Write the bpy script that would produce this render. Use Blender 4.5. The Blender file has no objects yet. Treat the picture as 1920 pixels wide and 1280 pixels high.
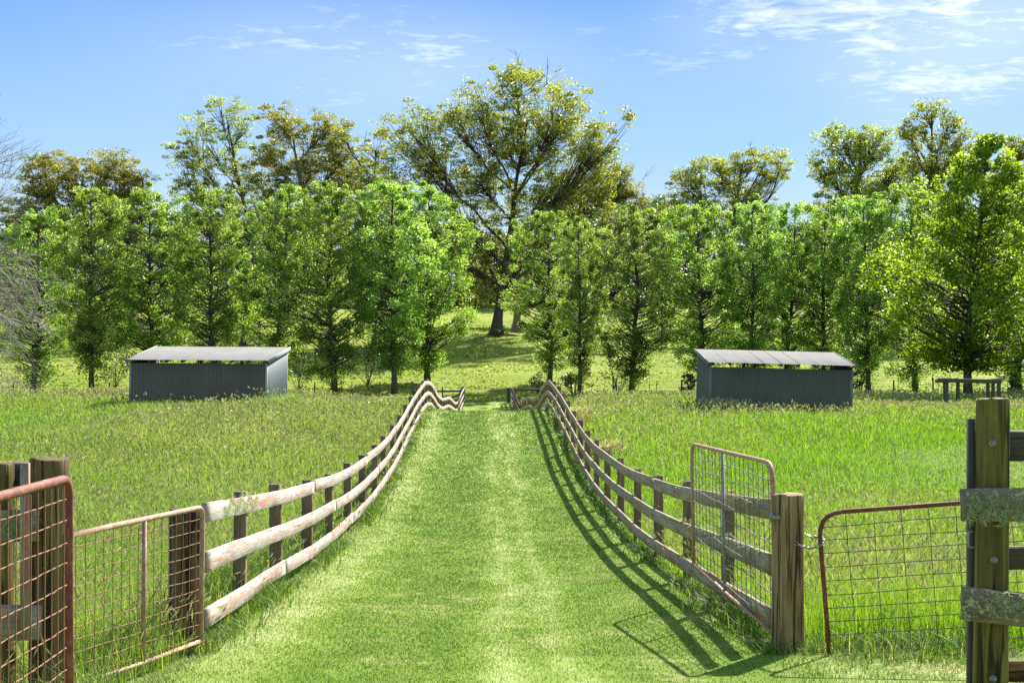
import bpy, math, random
import numpy as np
from mathutils import Vector

scene = bpy.context.scene
COL = scene.collection
R = math.radians
F = 2667.0          # focal length in photo pixels
HZ = 690.0          # pixel row of the horizon
EYE = 2.35          # eye height above the near lane

def X(px, d): return (px - 960.0) * d / F
def Z(py, d): return EYE + (HZ - py) * d / F

# ------------------------------------------------------------------ terrain
def profile(pts):
    ys = np.arange(-80, 2600, 0.25)
    z = np.interp(ys, [p[0] for p in pts], [p[1] for p in pts])
    k = np.exp(-0.5 * (np.arange(-14, 15) * 0.25 / 1.1) ** 2); k /= k.sum()
    zp = np.convolve(np.pad(z, 14, mode='edge'), k, mode='valid')
    return lambda y: np.interp(y, ys, zp) + EYE

HILL = [(112, -2.1), (118, -1.3), (125, -.47), (140, 1.1), (160, 3.6), (200, 7.9), (240, 11.7), (300, 15), (400, 18), (800, 21), (2600, 22)]
LANE = profile([(-80, -1.6), (0, -1.65), (5, -1.95), (10.2, -2.25), (11.8, -2.35), (15.7, -2.6), (19.6, -2.83), (24.2, -3.0), (28.4, -3.05), (32, -3.04), (36, -2.95), (40.4, -2.72),
                (46, -2.33), (51.3, -2.0), (55, -1.83), (58, -1.72), (62, -1.8), (66, -2.1), (70, -2.5), (76, -2.9), (80, -2.8), (84, -2.95), (90, -3.4), (93, -3.5), (97, -3.25), (101, -2.9), (106, -2.66)] + HILL)
RIGHT = profile([(-80, -1.6), (0, -1.65), (5, -1.95), (10.2, -2.25), (15.7, -2.55), (24.2, -2.8), (32, -2.75), (40, -2.4), (48, -2.0), (55, -1.78), (70, -1.85), (85, -2.05), (106, -2.05)] + HILL)
LEFT = profile([(-80, -1.6), (0, -1.65), (5, -1.95), (10.2, -2.25), (15.7, -2.55), (24.2, -2.85), (32, -2.8), (40, -2.35), (48, -1.85), (58, -1.5), (70, -1.85), (85, -2.3), (106, -2.15)] + HILL)

def smooth(t):
    t = np.clip(t, 0, 1)
    return t * t * (3 - 2 * t)

def xc(y): return -0.0169 * y
def ground(x, y):
    x = np.asarray(x, float); y = np.asarray(y, float)
    u = x - xc(y)
    zl = LANE(y)
    sr = smooth((u - 2.2) / 5.0); sl = smooth((-u - 2.2) / 5.0)
    z = zl + sr * (RIGHT(y) - zl) + sl * (LEFT(y) - zl)
    inl = 1 - smooth((np.abs(u) - 1.0) / 1.3)
    z = z - 0.07 * inl * smooth((y - 9) / 6) * (1 - smooth((y - 100) / 8))
    far = smooth((np.abs(u) - 3) / 6)
    z = z + far * (0.05 * np.sin(x * .9 + y * .37) + 0.06 * np.sin(y * .61 - x * .43 + 1.7) + 0.03 * np.sin(x * 2.1 + 0.6) * np.sin(y * 1.7))
    hs = smooth((y - 125) / 40)
    z = z + hs * (0.5 * np.sin(x * .08 + 1.0) * np.sin(y * .06) + 0.25 * np.sin(x * .21 + y * .13))
    return z
def gz(x, y): return float(ground(x, y))

# ------------------------------------------------------------------ mesh helper
class MB:
    def __init__(s): s.V = []; s.Q = []; s.T = []; s.U = []; s.n = 0
    def add(s, V, Q=None, T=None, U=None):
        V = np.asarray(V, float).reshape(-1, 3)
        if Q is not None and len(Q): s.Q.append(np.asarray(Q, np.int64).reshape(-1, 4) + s.n)
        if T is not None and len(T): s.T.append(np.asarray(T, np.int64).reshape(-1, 3) + s.n)
        s.U.append(np.zeros((len(V), 2)) if U is None else np.asarray(U, float).reshape(-1, 2))
        s.V.append(V); s.n += len(V)
        return s
    def mesh(s, name, mat, origin=(0, 0, 0), flat=True):
        V = np.concatenate(s.V) - np.asarray(origin, float); U = np.concatenate(s.U)
        Q = np.concatenate(s.Q) if s.Q else np.zeros((0, 4), np.int64)
        T = np.concatenate(s.T) if s.T else np.zeros((0, 3), np.int64)
        me = bpy.data.meshes.new(name)
        me.vertices.add(len(V)); me.vertices.foreach_set('co', V.astype(np.float32).ravel())
        li = np.concatenate([Q.ravel(), T.ravel()]).astype(np.int32)
        me.loops.add(len(li)); me.loops.foreach_set('vertex_index', li)
        tot = np.concatenate([np.full(len(Q), 4), np.full(len(T), 3)]).astype(np.int32)
        st = np.concatenate([[0], np.cumsum(tot)[:-1]]).astype(np.int32)
        me.polygons.add(len(tot)); me.polygons.foreach_set('loop_start', st); me.polygons.foreach_set('loop_total', tot)
        uv = me.uv_layers.new(name='UVMap')
        uv.data.foreach_set('uv', U[li].astype(np.float32).ravel())
        me.update(calc_edges=True)
        if not flat: me.polygons.foreach_set('use_smooth', np.ones(len(tot), bool))
        if mat: me.materials.append(mat)
        return me
    def build(s, name, mat, parent=None, loc=(0, 0, 0), flat=True):
        """vertices are given in world space; loc is the object's origin (relative to its parent's world origin when parented)"""
        o = bpy.data.objects.new(name, s.mesh(name, mat, loc, flat))
        COL.objects.link(o)
        if parent is not None:
            o.parent = parent
            o.location = Vector(loc) - parent_world(parent)
        else:
            o.location = loc
        return o

def parent_world(p):
    v = Vector((0, 0, 0))
    while p is not None:
        v += p.location; p = p.parent
    return v

def empty(name, loc, label=None, cat=None, group=None):
    o = bpy.data.objects.new(name, None); COL.objects.link(o)
    o.location = loc; o.empty_display_size = 0.2
    tag(o, label, cat, group)
    return o
def tag(o, label=None, cat=None, group=None, kind=None):
    if label: o['label'] = label
    if cat: o['category'] = cat
    if group: o['group'] = group
    if kind: o['kind'] = kind
    return o

def frames(P, up=(0, 0, 1)):
    P = np.asarray(P, float); n = len(P)
    t = np.gradient(P, axis=0); t /= np.linalg.norm(t, axis=1)[:, None] + 1e-12
    up = np.asarray(up, float)
    a = np.empty_like(t)
    ref = up if abs(t[0] @ up) < .97 else np.array([1.0, 0.02, 0])
    prev = np.cross(t[0], ref); prev /= np.linalg.norm(prev)
    for i in range(n):
        prev = prev - t[i] * (prev @ t[i]); prev /= np.linalg.norm(prev) + 1e-12
        a[i] = prev
    return t, a, np.cross(a, t)

def tube(mb, P, r, k=6, cap=True, u0=0.0):
    P = np.asarray(P, float); n = len(P)
    r = np.broadcast_to(np.asarray(r, float), (n,))
    t, a, b = frames(P)
    th = np.arange(k) * 2 * math.pi / k
    V = (P[:, None] + r[:, None, None] * (np.cos(th)[None, :, None] * a[:, None] + np.sin(th)[None, :, None] * b[:, None])).reshape(-1, 3)
    i = np.arange(n - 1)[:, None] * k; j = np.arange(k)[None]; j2 = (j + 1) % k
    Q = np.stack([i + j, i + j2, i + k + j2, i + k + j], -1).reshape(-1, 4)
    L = np.concatenate([[0], np.cumsum(np.linalg.norm(np.diff(P, axis=0), axis=1))])
    U = np.stack([np.tile(th * r.mean(), n) + u0, np.repeat(L, k) + u0], -1)
    T = []
    if cap:
        V = np.concatenate([V, P[:1], P[-1:]]); U = np.concatenate([U, [[u0, 0]], [[u0, L[-1]]]])
        c0, c1 = n * k, n * k + 1
        for q in range(k):
            T.append((c0, (q + 1) % k, q)); T.append((c1, (n - 1) * k + q, (n - 1) * k + (q + 1) % k))
    mb.add(V, Q, T, U)

def sweep(mb, P, sec, side, upv, jit=0.0, rng=None, u0=0.0):
    """sweep a closed section [(side, up)] along points with given side/up vectors per point"""
    P = np.asarray(P, float); n = len(P); sec = np.asarray(sec, float); k = len(sec)
    side = np.broadcast_to(np.asarray(side, float), (n, 3)); upv = np.broadcast_to(np.asarray(upv, float), (n, 3))
    V = P[:, None] + sec[None, :, 0, None] * side[:, None] + sec[None, :, 1, None] * upv[:, None]
    if jit: V = V + rng.normal(0, jit, V.shape)
    i = np.arange(n - 1)[:, None] * k; j = np.arange(k)[None]; j2 = (j + 1) % k
    Q = np.stack([i + j, i + j2, i + k + j2, i + k + j], -1).reshape(-1, 4)
    per = np.concatenate([[0], np.cumsum(np.linalg.norm(np.diff(sec, axis=0), axis=1))])
    L = np.concatenate([[0], np.cumsum(np.linalg.norm(np.diff(P, axis=0), axis=1))])
    U = np.stack([np.tile(per, n) + u0, np.repeat(L, k) + u0 * 3.7], -1)
    V = V.reshape(-1, 3)
    c = np.array([V[:k].mean(0), V[-k:].mean(0)])
    V = np.concatenate([V, c]); U = np.concatenate([U, [[u0, u0], [u0, u0]]])
    T = []
    for q in range(k):
        T.append((n * k, (q + 1) % k, q)); T.append((n * k + 1, (n - 1) * k + q, (n - 1) * k + (q + 1) % k))
    mb.add(V, Q, T, U)

def rect(w, h, c=0.012):
    a, b = w / 2, h / 2
    return [(-a + c, -b), (0, -b), (a - c, -b), (a, -b + c), (a, 0), (a, b - c), (a - c, b), (0, b), (-a + c, b), (-a, b - c), (-a, 0), (-a, -b + c)]

def box(mb, c, s, rot=0.0, u0=0.0):
    c = np.asarray(c, float); hx, hy, hz = np.asarray(s, float) / 2
    ca, sa = math.cos(rot), math.sin(rot)
    sweep(mb, [c - [0, 0, hz], c + [0, 0, hz]], rect(2 * hx, 2 * hy, min(hx, hy) * .15), (ca, sa, 0), (-sa, ca, 0), u0=u0)

def round_post(mb, x, y, z0, z1, r, rng, lean=(0, 0), k=18):
    """weathered log post with cracked rim"""
    hs = np.array([0, .2, .4, .6, .8, .95, .995, 1.0]); rr = np.array([1.05, 1.03, 1.0, .99, .98, .98, .97, .93]) * r
    n = len(hs); th = np.arange(k) * 2 * math.pi / k
    prof = 1 + .025 * np.sin(th * 2 + rng.uniform(0, 6)) + .02 * np.sin(th * 5 + rng.uniform(0, 6)) + rng.normal(0, .012, k)
    V = []; U = []
    for h, q in zip(hs, rr):
        for a, p in zip(th, prof):
            zz = z0 + h * (z1 - z0) + (rng.normal(0, .006) if h > .9 else 0)
            V.append((x + lean[0] * h + math.cos(a) * q * p, y + lean[1] * h + math.sin(a) * q * p, zz)); U.append((a * r, h * (z1 - z0) + x))
    Q = []
    for i in range(n - 1):
        for j in range(k): Q.append((i * k + j, i * k + (j + 1) % k, (i + 1) * k + (j + 1) % k, (i + 1) * k + j))
    V.append((x + lean[0], y + lean[1], z1 - .01)); U.append((x, y))
    T = [(n * k, (n - 1) * k + j, (n - 1) * k + (j + 1) % k) for j in range(k)]
    mb.add(V, Q, T, U)

def square_post(mb, x, y, z0, z1, w, h, rng, lean=(0, 0), u0=0):
    n = 5
    P = [(x + lean[0] * i / (n - 1), y + lean[1] * i / (n - 1), z0 + (z1 - z0) * i / (n - 1)) for i in range(n)]
    sweep(mb, P, rect(w, h, .01), (1, 0, 0), (0, 1, 0), jit=.003, rng=rng, u0=u0)

# ------------------------------------------------------------------ materials
class NT:
    def __init__(s, name):
        s.m = bpy.data.materials.new(name); s.m.use_nodes = True
        s.t = s.m.node_tree; s.t.nodes.clear()
        s.out = s.n('ShaderNodeOutputMaterial')
    def n(s, kind, **kw):
        nd = s.t.nodes.new(kind)
        for k, v in kw.items():
            if k.startswith('_'): setattr(nd, k[1:], v)
            else:
                key = int(k[1:]) if k[0] == 'i' and k[1:].isdigit() else k.replace('__', ' ')
                s.set(nd, key, v)
        return nd
    def set(s, nd, key, v):
        inp = nd.inputs[key]
        if isinstance(v, bpy.types.NodeSocket): s.t.links.new(v, inp)
        elif isinstance(v, bpy.types.Node): s.t.links.new(v.outputs[0], inp)
        else:
            if isinstance(v, tuple) and len(v) == 3 and inp.type == 'RGBA': v = v + (1.0,)
            inp.default_value = v
    def ramp(s, fac, stops, interp='LINEAR'):
        nd = s.t.nodes.new('ShaderNodeValToRGB'); cr = nd.color_ramp; cr.interpolation = interp
        while len(cr.elements) < len(stops): cr.elements.new(.5)
        for e, (p, c) in zip(cr.elements, stops):
            e.position = p; e.color = (c, c, c, 1) if isinstance(c, (int, float)) else tuple(c) + (1,)
        s.set(nd, 0, fac); return nd.outputs[0]
    def noise(s, vec, scale, detail=4, rough=.55, dist=0.0):
        nd = s.n('ShaderNodeTexNoise', Scale=scale, Detail=detail, Roughness=rough, Distortion=dist); s.set(nd, 'Vector', vec); return nd.outputs['Fac']
    def map(s, vec, scale=(1, 1, 1), loc=(0, 0, 0)):
        nd = s.n('ShaderNodeMapping', Scale=scale, Location=loc); s.set(nd, 'Vector', vec); return nd.outputs[0]
    def mix(s, fac, a, b, mode='MIX'):
        nd = s.t.nodes.new('ShaderNodeMix'); nd.data_type = 'RGBA'; nd.blend_type = mode
        s.set(nd, 0, fac); s.set(nd, 6, a); s.set(nd, 7, b); return nd.outputs[2]
    def math(s, op, a, b=0.0, clamp=False):
        nd = s.t.nodes.new('ShaderNodeMath'); nd.operation = op; nd.use_clamp = clamp
        s.set(nd, 0, a); s.set(nd, 1, b); return nd.outputs[0]
    def uv(s): return s.n('ShaderNodeTexCoord').outputs['UV']
    def pos(s): return s.n('ShaderNodeNewGeometry').outputs['Position']
    def objrand(s): return s.n('ShaderNodeObjectInfo').outputs['Random']
    def bump(s, h, strength=.3, dist=.01): return s.n('ShaderNodeBump', Strength=strength, Distance=dist, Height=h).outputs[0]
    def bsdf(s, col, rough=.8, spec=.3, metal=0.0, normal=None):
        b = s.n('ShaderNodeBsdfPrincipled', Base__Color=col, Roughness=rough, Metallic=metal)
        b.inputs['Specular IOR Level'].default_value = spec
        if normal is not None: s.set(b, 'Normal', normal)
        return b.outputs[0]
    def done(s, sh): s.t.links.new(sh, s.out.inputs[0]); return s.m

def leaf_mat(name, stops, trans=.4, rough=.45, spec=.4, hue=.03):
    """stops: colours over a per-leaf random value (uv.x); uv.y is a per-clump random, with sunlit crown tops painted in"""
    t = NT(name); uv = t.uv(); sp = t.n('ShaderNodeSeparateXYZ', Vector=uv)
    k = t.math('ADD', t.math('MULTIPLY', sp.outputs[0], .55), t.math('MULTIPLY', sp.outputs[1], .45))
    c = t.ramp(k, stops)
    h = t.math('ADD', .5 - hue / 2, t.math('MULTIPLY', t.objrand(), hue))
    hs = t.n('ShaderNodeHueSaturation', Hue=h, Saturation=1.0, Value=t.math('ADD', .88, t.math('MULTIPLY', t.objrand(), .24)), Color=c)
    a = t.bsdf(hs.outputs[0], rough, spec)
    tr = t.n('ShaderNodeBsdfTranslucent', Color=t.mix(1.0, hs.outputs[0], (1.25, 1.3, .55), 'MULTIPLY'))
    return t.done(t.n('ShaderNodeMixShader', i0=trans, i1=a, i2=tr.outputs[0]).outputs[0])

def wood_mat(name, stops, paint=None, paint_amt=.5, lichen=None, lichen_lo=.62, grain=(55, 3.0), rough=.85, crack=None):
    t = NT(name); uv = t.uv(); r = t.objrand()
    off = t.n('ShaderNodeCombineXYZ', X=t.math('MULTIPLY', r, 37.0), Y=t.math('MULTIPLY', r, 91.0), Z=t.math('MULTIPLY', r, 13.0)).outputs[0]
    v = t.n('ShaderNodeVectorMath', i0=uv, i1=off).outputs[0]
    g = t.noise(t.map(v, (grain[0], grain[1], 1)), 1.0, 6, .65, .4)
    b = t.noise(t.map(v, (4, 1.3, 1)), 1.0, 4, .6)
    col = t.ramp(t.math('ADD', t.math('MULTIPLY', g, .6), t.math('MULTIPLY', b, .4)), stops)
    cr = t.ramp(t.noise(t.map(v, (grain[0] * .55, .9, 1)), 1.0, 2, .5, .8), crack or [(.62, 1.0), (.72, .42)])
    col = t.mix(1.0, col, cr, 'MULTIPLY')
    if paint:
        pm = t.ramp(t.noise(t.map(v, (9, 1.1, 1)), 1.0, 6, .7, .6), [(.62 - paint_amt * .25, 0.0), (.72 - paint_amt * .2, 1.0)])
        col = t.mix(t.math('MULTIPLY', pm, .8), col, paint)
    if lichen:
        lm = t.ramp(t.noise(t.map(v, (22, 16, 1)), 1.0, 5, .7), [(lichen_lo, 0.0), (lichen_lo + .07, 1.0)])
        col = t.mix(t.math('MULTIPLY', lm, .85), col, lichen)
    h = t.math('ADD', t.math('MULTIPLY', g, .7), t.math('MULTIPLY', cr, .6))
    return t.done(t.bsdf(col, rough, .2, normal=t.bump(h, .6, .012)))

def bark_mat(name, stops, sx=6, sz=1.0):
    t = NT(name); uv = t.uv(); n = t.noise(t.map(uv, (sx, sz, 1)), 1.6, 5, .65, .5)
    col = t.ramp(n, stops)
    return t.done(t.bsdf(col, .9, .15, normal=t.bump(n, .8, .05)))

def rust_mat(name, stops, scale=18, metal=.0, rough=.75):
    t = NT(name); uv = t.uv(); n = t.noise(t.map(uv, (14, 4.5, 1)), 1.6, 6, .75)
    n2 = t.noise(t.map(uv, (30, 25, 1)), 1.0, 3, .6)
    col = t.ramp(t.math('ADD', t.math('MULTIPLY', n, .75), t.math('MULTIPLY', n2, .25)), stops)
    return t.done(t.bsdf(col, rough, .35, metal, t.bump(n2, .35, .004)))

M = {}
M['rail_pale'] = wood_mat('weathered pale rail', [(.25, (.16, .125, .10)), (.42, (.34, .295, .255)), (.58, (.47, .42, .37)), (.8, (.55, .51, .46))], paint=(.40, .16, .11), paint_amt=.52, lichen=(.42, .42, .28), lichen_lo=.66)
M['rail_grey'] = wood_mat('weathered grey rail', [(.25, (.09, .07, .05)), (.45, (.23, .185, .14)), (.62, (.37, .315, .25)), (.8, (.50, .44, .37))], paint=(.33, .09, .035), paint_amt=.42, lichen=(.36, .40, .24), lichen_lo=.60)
M['post_brown'] = wood_mat('brown fence post', [(.25, (.07, .045, .024)), (.5, (.18, .125, .07)), (.75, (.31, .235, .145))], lichen=(.20, .21, .10), lichen_lo=.63)
M['strainer_warm'] = wood_mat('brown strainer log', [(.3, (.075, .045, .02)), (.48, (.25, .165, .075)), (.7, (.45, .33, .18))], lichen=(.30, .30, .14), lichen_lo=.66, grain=(40, 2), crack=[(.53, 1.0), (.60, .22)])
M['post_moss'] = wood_mat('mossy green log', [(.25, (.045, .03, .012)), (.44, (.10, .078, .024)), (.58, (.19, .165, .032)), (.8, (.30, .26, .075))], lichen=(.30, .31, .16), lichen_lo=.68, grain=(26, .9), crack=[(.53, 1.0), (.60, .22)])
M['post_dark'] = wood_mat('dark old log', [(.25, (.05, .03, .014)), (.5, (.135, .088, .04)), (.78, (.23, .17, .085))], lichen=(.18, .21, .08), lichen_lo=.6, grain=(34, 1.2), crack=[(.53, 1.0), (.60, .22)])
M['timber_dark'] = wood_mat('dark grey timber', [(.25, (.03, .026, .02)), (.5, (.085, .075, .06)), (.78, (.16, .145, .12))])
M['rail_lichen'] = wood_mat('dark rail with lichen', [(.25, (.06, .045, .03)), (.5, (.18, .14, .095)), (.75, (.33, .275, .20))], paint=(.28, .11, .07), paint_amt=.16, lichen=(.40, .45, .28), lichen_lo=.53)
M['tube_rust'] = rust_mat('red brown rusty tube', [(.3, (.06, .022, .013)), (.47, (.14, .042, .024)), (.56, (.22, .075, .045)), (.66, (.36, .22, .15))])
M['tube_pink'] = rust_mat('pinkish faded rusty tube', [(.3, (.16, .085, .05)), (.48, (.36, .20, .13)), (.62, (.47, .33, .25)), (.8, (.55, .47, .40))])
M['tube_grey'] = rust_mat('grey galvanised tube with rust', [(.3, (.10, .085, .07)), (.45, (.22, .20, .18)), (.58, (.34, .31, .28)), (.72, (.36, .14, .07))])
M['wire_rust'] = rust_mat('orange rusty wire', [(.3, (.10, .045, .022)), (.6, (.26, .12, .055)), (.8, (.38, .24, .14))])
M['wire_grey'] = rust_mat('dull grey wire', [(.3, (.10, .09, .075)), (.6, (.22, .19, .16)), (.8, (.34, .24, .16))])
M['wire_dark'] = rust_mat('dark old wire', [(.3, (.05, .045, .035)), (.6, (.12, .10, .075)), (.8, (.20, .16, .11))])
M['steel'] = rust_mat('dull steel', [(.3, (.16, .15, .14)), (.7, (.36, .35, .34))], metal=.6, rough=.5)
def sheet_mat(name, a, b, metal, rough):
    t = NT(name); p = t.pos(); n = t.noise(t.map(p, (1.2, 1.2, .5)), 1.0, 5, .65); n2 = t.noise(p, 14.0, 3, .6)
    col = t.ramp(t.math('ADD', t.math('MULTIPLY', n, .7), t.math('MULTIPLY', n2, .3)), [(.35, a), (.65, b)])
    return t.done(t.bsdf(col, rough, .1, metal))
M['sheet_roof'] = sheet_mat('zinc roof sheet', (.12, .117, .112), (.16, .156, .15), .0, .9)
M['sheet_wall'] = sheet_mat('grey painted steel sheet', (.125, .11, .08), (.165, .147, .11), .0, .6)
M['sheet_green'] = sheet_mat('green grey painted steel sheet', (.10, .103, .074), (.135, .139, .102), .0, .6)
M['flash'] = sheet_mat('pale steel flashing', (.26, .28, .28), (.36, .38, .38), .1, .45)
M['flash_and_lit_end'] = sheet_mat('grey steel flashing and sunlit end wall', (.13, .15, .145), (.18, .20, .195), .1, .45)
M['rafter'] = wood_mat('dark rafter timber', [(.25, (.035, .03, .022)), (.5, (.09, .08, .055)), (.8, (.16, .14, .10))])
M['bark_plane'] = bark_mat('grey brown smooth bark', [(.3, (.035, .03, .022)), (.55, (.10, .085, .062)), (.8, (.20, .175, .13))])
M['bark_gum'] = bark_mat('dark stringy bark', [(.3, (.035, .028, .024)), (.55, (.095, .075, .062)), (.8, (.20, .165, .135))], 3, .3)
M['bark_pale'] = bark_mat('pale smooth gum bark', [(.3, (.10, .075, .055)), (.55, (.24, .19, .15)), (.8, (.40, .34, .28))], 2, .3)
M['twig_grey'] = bark_mat('bleached bare twigs', [(.3, (.14, .12, .095)), (.6, (.34, .30, .25)), (.8, (.50, .46, .40))])
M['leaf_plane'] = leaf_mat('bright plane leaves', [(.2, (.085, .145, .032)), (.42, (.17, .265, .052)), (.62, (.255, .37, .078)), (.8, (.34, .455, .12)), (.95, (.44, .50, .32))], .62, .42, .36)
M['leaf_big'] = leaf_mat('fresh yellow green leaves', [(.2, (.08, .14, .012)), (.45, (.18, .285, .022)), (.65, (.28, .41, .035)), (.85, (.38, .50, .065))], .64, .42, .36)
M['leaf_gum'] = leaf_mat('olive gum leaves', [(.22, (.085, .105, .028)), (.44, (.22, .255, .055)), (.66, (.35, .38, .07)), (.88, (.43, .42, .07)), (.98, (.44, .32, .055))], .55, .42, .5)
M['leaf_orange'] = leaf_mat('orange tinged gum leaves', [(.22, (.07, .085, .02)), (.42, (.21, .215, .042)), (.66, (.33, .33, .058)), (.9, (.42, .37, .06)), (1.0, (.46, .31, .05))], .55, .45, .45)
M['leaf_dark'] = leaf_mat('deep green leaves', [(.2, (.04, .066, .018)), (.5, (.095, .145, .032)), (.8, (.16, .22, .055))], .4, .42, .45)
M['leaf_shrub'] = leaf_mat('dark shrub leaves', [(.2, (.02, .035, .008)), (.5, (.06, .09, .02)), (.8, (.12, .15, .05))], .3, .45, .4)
def grass_mat(name, stops, trans=.35, patch=None, patch_scale=.25, rough=.5, patch_lo=.5):
    t = NT(name); uv = t.uv(); sp = t.n('ShaderNodeSeparateXYZ', Vector=uv)
    c = t.ramp(sp.outputs[0], stops)
    if patch:
        pm = t.ramp(t.noise(t.map(t.pos(), (1, .6, 0)), patch_scale, 5, .6, .3), [(patch_lo - .08, 0.0), (patch_lo + .1, 1.0)])
        c = t.mix(t.math('MULTIPLY', pm, .6), c, patch)
    a = t.bsdf(c, rough, .15)
    tr = t.n('ShaderNodeBsdfTranslucent', Color=t.mix(1.0, c, (1.2, 1.25, .6), 'MULTIPLY'))
    return t.done(t.n('ShaderNodeMixShader', i0=trans, i1=a, i2=tr.outputs[0]).outputs[0])
M['grass_left'] = grass_mat('seeding meadow grass', [(0, (.12, .20, .028)), (.3, (.195, .29, .05)), (.6, (.275, .35, .085)), (.85, (.37, .40, .155)), (1, (.44, .44, .24))], .48, (.12, .24, .03), .22)
M['grass_right'] = grass_mat('lush green meadow grass', [(0, (.10, .20, .012)), (.35, (.175, .31, .018)), (.7, (.24, .38, .03)), (.92, (.32, .42, .09)), (1, (.40, .41, .2))], .45, (.20, .29, .06), .2, patch_lo=.56)
M['grass_hill'] = grass_mat('grazed yellow green grass', [(0, (.11, .165, .016)), (.4, (.18, .24, .022)), (.75, (.24, .285, .04)), (1, (.31, .31, .09))], .4)
M['flower'] = grass_mat('yellow meadow flowers', [(0, (.55, .50, .02)), (1, (.70, .62, .04))], .3)
M['grass_edge'] = grass_mat('rank green edge grass', [(0, (.05, .11, .012)), (.45, (.10, .20, .02)), (.75, (.19, .27, .05)), (.9, (.34, .33, .14)), (1, (.42, .38, .2))], .35)
M['seed'] = grass_mat('pale grass seed heads', [(0, (.20, .22, .09)), (.5, (.33, .33, .17)), (1, (.48, .46, .30))], .3)
M['straw'] = grass_mat('dry straw tussock', [(0, (.26, .23, .11)), (.5, (.42, .38, .22)), (1, (.58, .53, .36))], .3)
M['lichen'] = grass_mat('pale green beard lichen', [(0, (.22, .26, .12)), (.5, (.36, .40, .22)), (1, (.48, .50, .32))], .3, rough=.9)

def lawn_col(t, u, v):
    """own colour of the mown lane: greener and paler mowing strips, worn straw patches. u,v in metres"""
    p = t.n('ShaderNodeCombineXYZ', X=u, Y=v).outputs[0]
    big = t.noise(t.map(p, (.55, .16, 1)), 1.0, 4, .6)
    med = t.noise(t.map(p, (1.6, .9, 1)), 1.0, 5, .65)
    fine = t.noise(p, 26.0, 3, .6)
    w = t.math('ADD', u, t.math('MULTIPLY', t.math('SUBTRACT', t.noise(t.map(p, (.2, .12, 1)), 1.0, 2, .5), .5), 1.1))
    strip = t.ramp(t.math('ADD', t.math('MULTIPLY', w, .17), .5), [(.03, .65), (.17, .55), (.26, .12), (.46, .08), (.53, .50), (.58, .28), (.62, .52), (.68, .15), (.84, .12), (.95, .5)])
    k = t.math('ADD', t.math('MULTIPLY', strip, .72), t.math('MULTIPLY', t.math('SUBTRACT', t.math('ADD', t.math('MULTIPLY', big, .5), t.math('MULTIPLY', med, .7)), .6), 1.15))
    k = t.math('ADD', k, t.math('MULTIPLY', t.math('SUBTRACT', fine, .5), .35))
    col = t.ramp(k, [(-.0, (.12, .20, .018)), (.22, (.185, .275, .036)), (.45, (.31, .375, .11)), (.7, (.45, .48, .24))])
    straw = t.ramp(t.noise(t.map(p, (.9, .75, 1), (3.1, 7.7, 0)), 1.0, 5, .7), [(.55, 0.0), (.69, 1.0)])
    near = t.ramp(t.math('MULTIPLY', v, .02), [(.18, 1.0), (.5, .35)])
    return t.mix(t.math('MULTIPLY', t.math('MULTIPLY', straw, near), .85), col, (.46, .40, .18)), fine
t = NT('mown lane turf'); sp = t.n('ShaderNodeSeparateXYZ', Vector=t.uv())
c, fine = lawn_col(t, sp.outputs[0], sp.outputs[1])
M['lane'] = t.done(t.bsdf(c, .9, .1, normal=t.bump(t.noise(t.uv(), 60.0, 3, .7), .9, .03)))
t = NT('mown turf blades'); sp = t.n('ShaderNodeSeparateXYZ', Vector=t.uv())
c, fine = lawn_col(t, sp.outputs[0], sp.outputs[1])
rnd = t.n('ShaderNodeTexWhiteNoise', _noise_dimensions='2D'); t.set(rnd, 'Vector', t.uv())
c = t.mix(1.0, c, t.ramp(rnd.outputs['Value'], [(0, (.74, .82, .72)), (.5, (1, 1, 1)), (1, (1.25, 1.18, 1.3))]), 'MULTIPLY')
tr = t.n('ShaderNodeBsdfTranslucent', Color=c)
M['lane_blade'] = t.done(t.n('ShaderNodeMixShader', i0=.3, i1=t.bsdf(c, .55, .3), i2=tr.outputs[0]).outputs[0])
# ground: matted thatch under the tall grass, grazed yellow-green pasture beyond the row of trees
t = NT('pasture ground'); p = t.pos(); sp = t.n('ShaderNodeSeparateXYZ', Vector=p)
n1 = t.noise(p, .12, 5, .6); n2 = t.noise(p, .9, 5, .65); n3 = t.noise(p, 9.0, 4, .65)
k = t.math('ADD', t.math('MULTIPLY', n1, .5), t.math('ADD', t.math('MULTIPLY', n2, .3), t.math('MULTIPLY', n3, .2)))
past = t.ramp(k, [(.36, (.13, .195, .02)), (.48, (.20, .255, .03)), (.56, (.25, .29, .045)), (.68, (.31, .31, .08))])
thatch = t.ramp(t.math('ADD', t.math('MULTIPLY', n2, .5), t.math('MULTIPLY', n3, .5)), [(.35, (.085, .13, .02)), (.5, (.13, .185, .03)), (.68, (.19, .215, .06))])
mk = t.ramp(t.math('ADD', t.math('MULTIPLY', sp.outputs[1], .005), t.math('MULTIPLY', t.math('SUBTRACT', n2, .5), .012)), [(.531, 0.0), (.542, 1.0)])
M['ground'] = t.done(t.bsdf(t.mix(mk, thatch, past), .95, .1, normal=t.bump(t.math('ADD', n3, n2), .7, .15)))
t = NT('bird feathers'); M['bird'] = t.done(t.bsdf((.012, .012, .014), .5, .4))
t = NT('brown bark litter'); n = t.noise(t.pos(), 3.0, 4, .6); M['litter'] = t.done(t.bsdf(t.ramp(n, [(.35, (.13, .055, .03)), (.6, (.30, .15, .085))]), .9, .1, normal=t.bump(n, 1.0, .1)))
M['log'] = bark_mat('grey fallen log bark', [(.3, (.04, .036, .036)), (.55, (.12, .11, .11)), (.8, (.26, .25, .24))], 4, .6)

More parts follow.
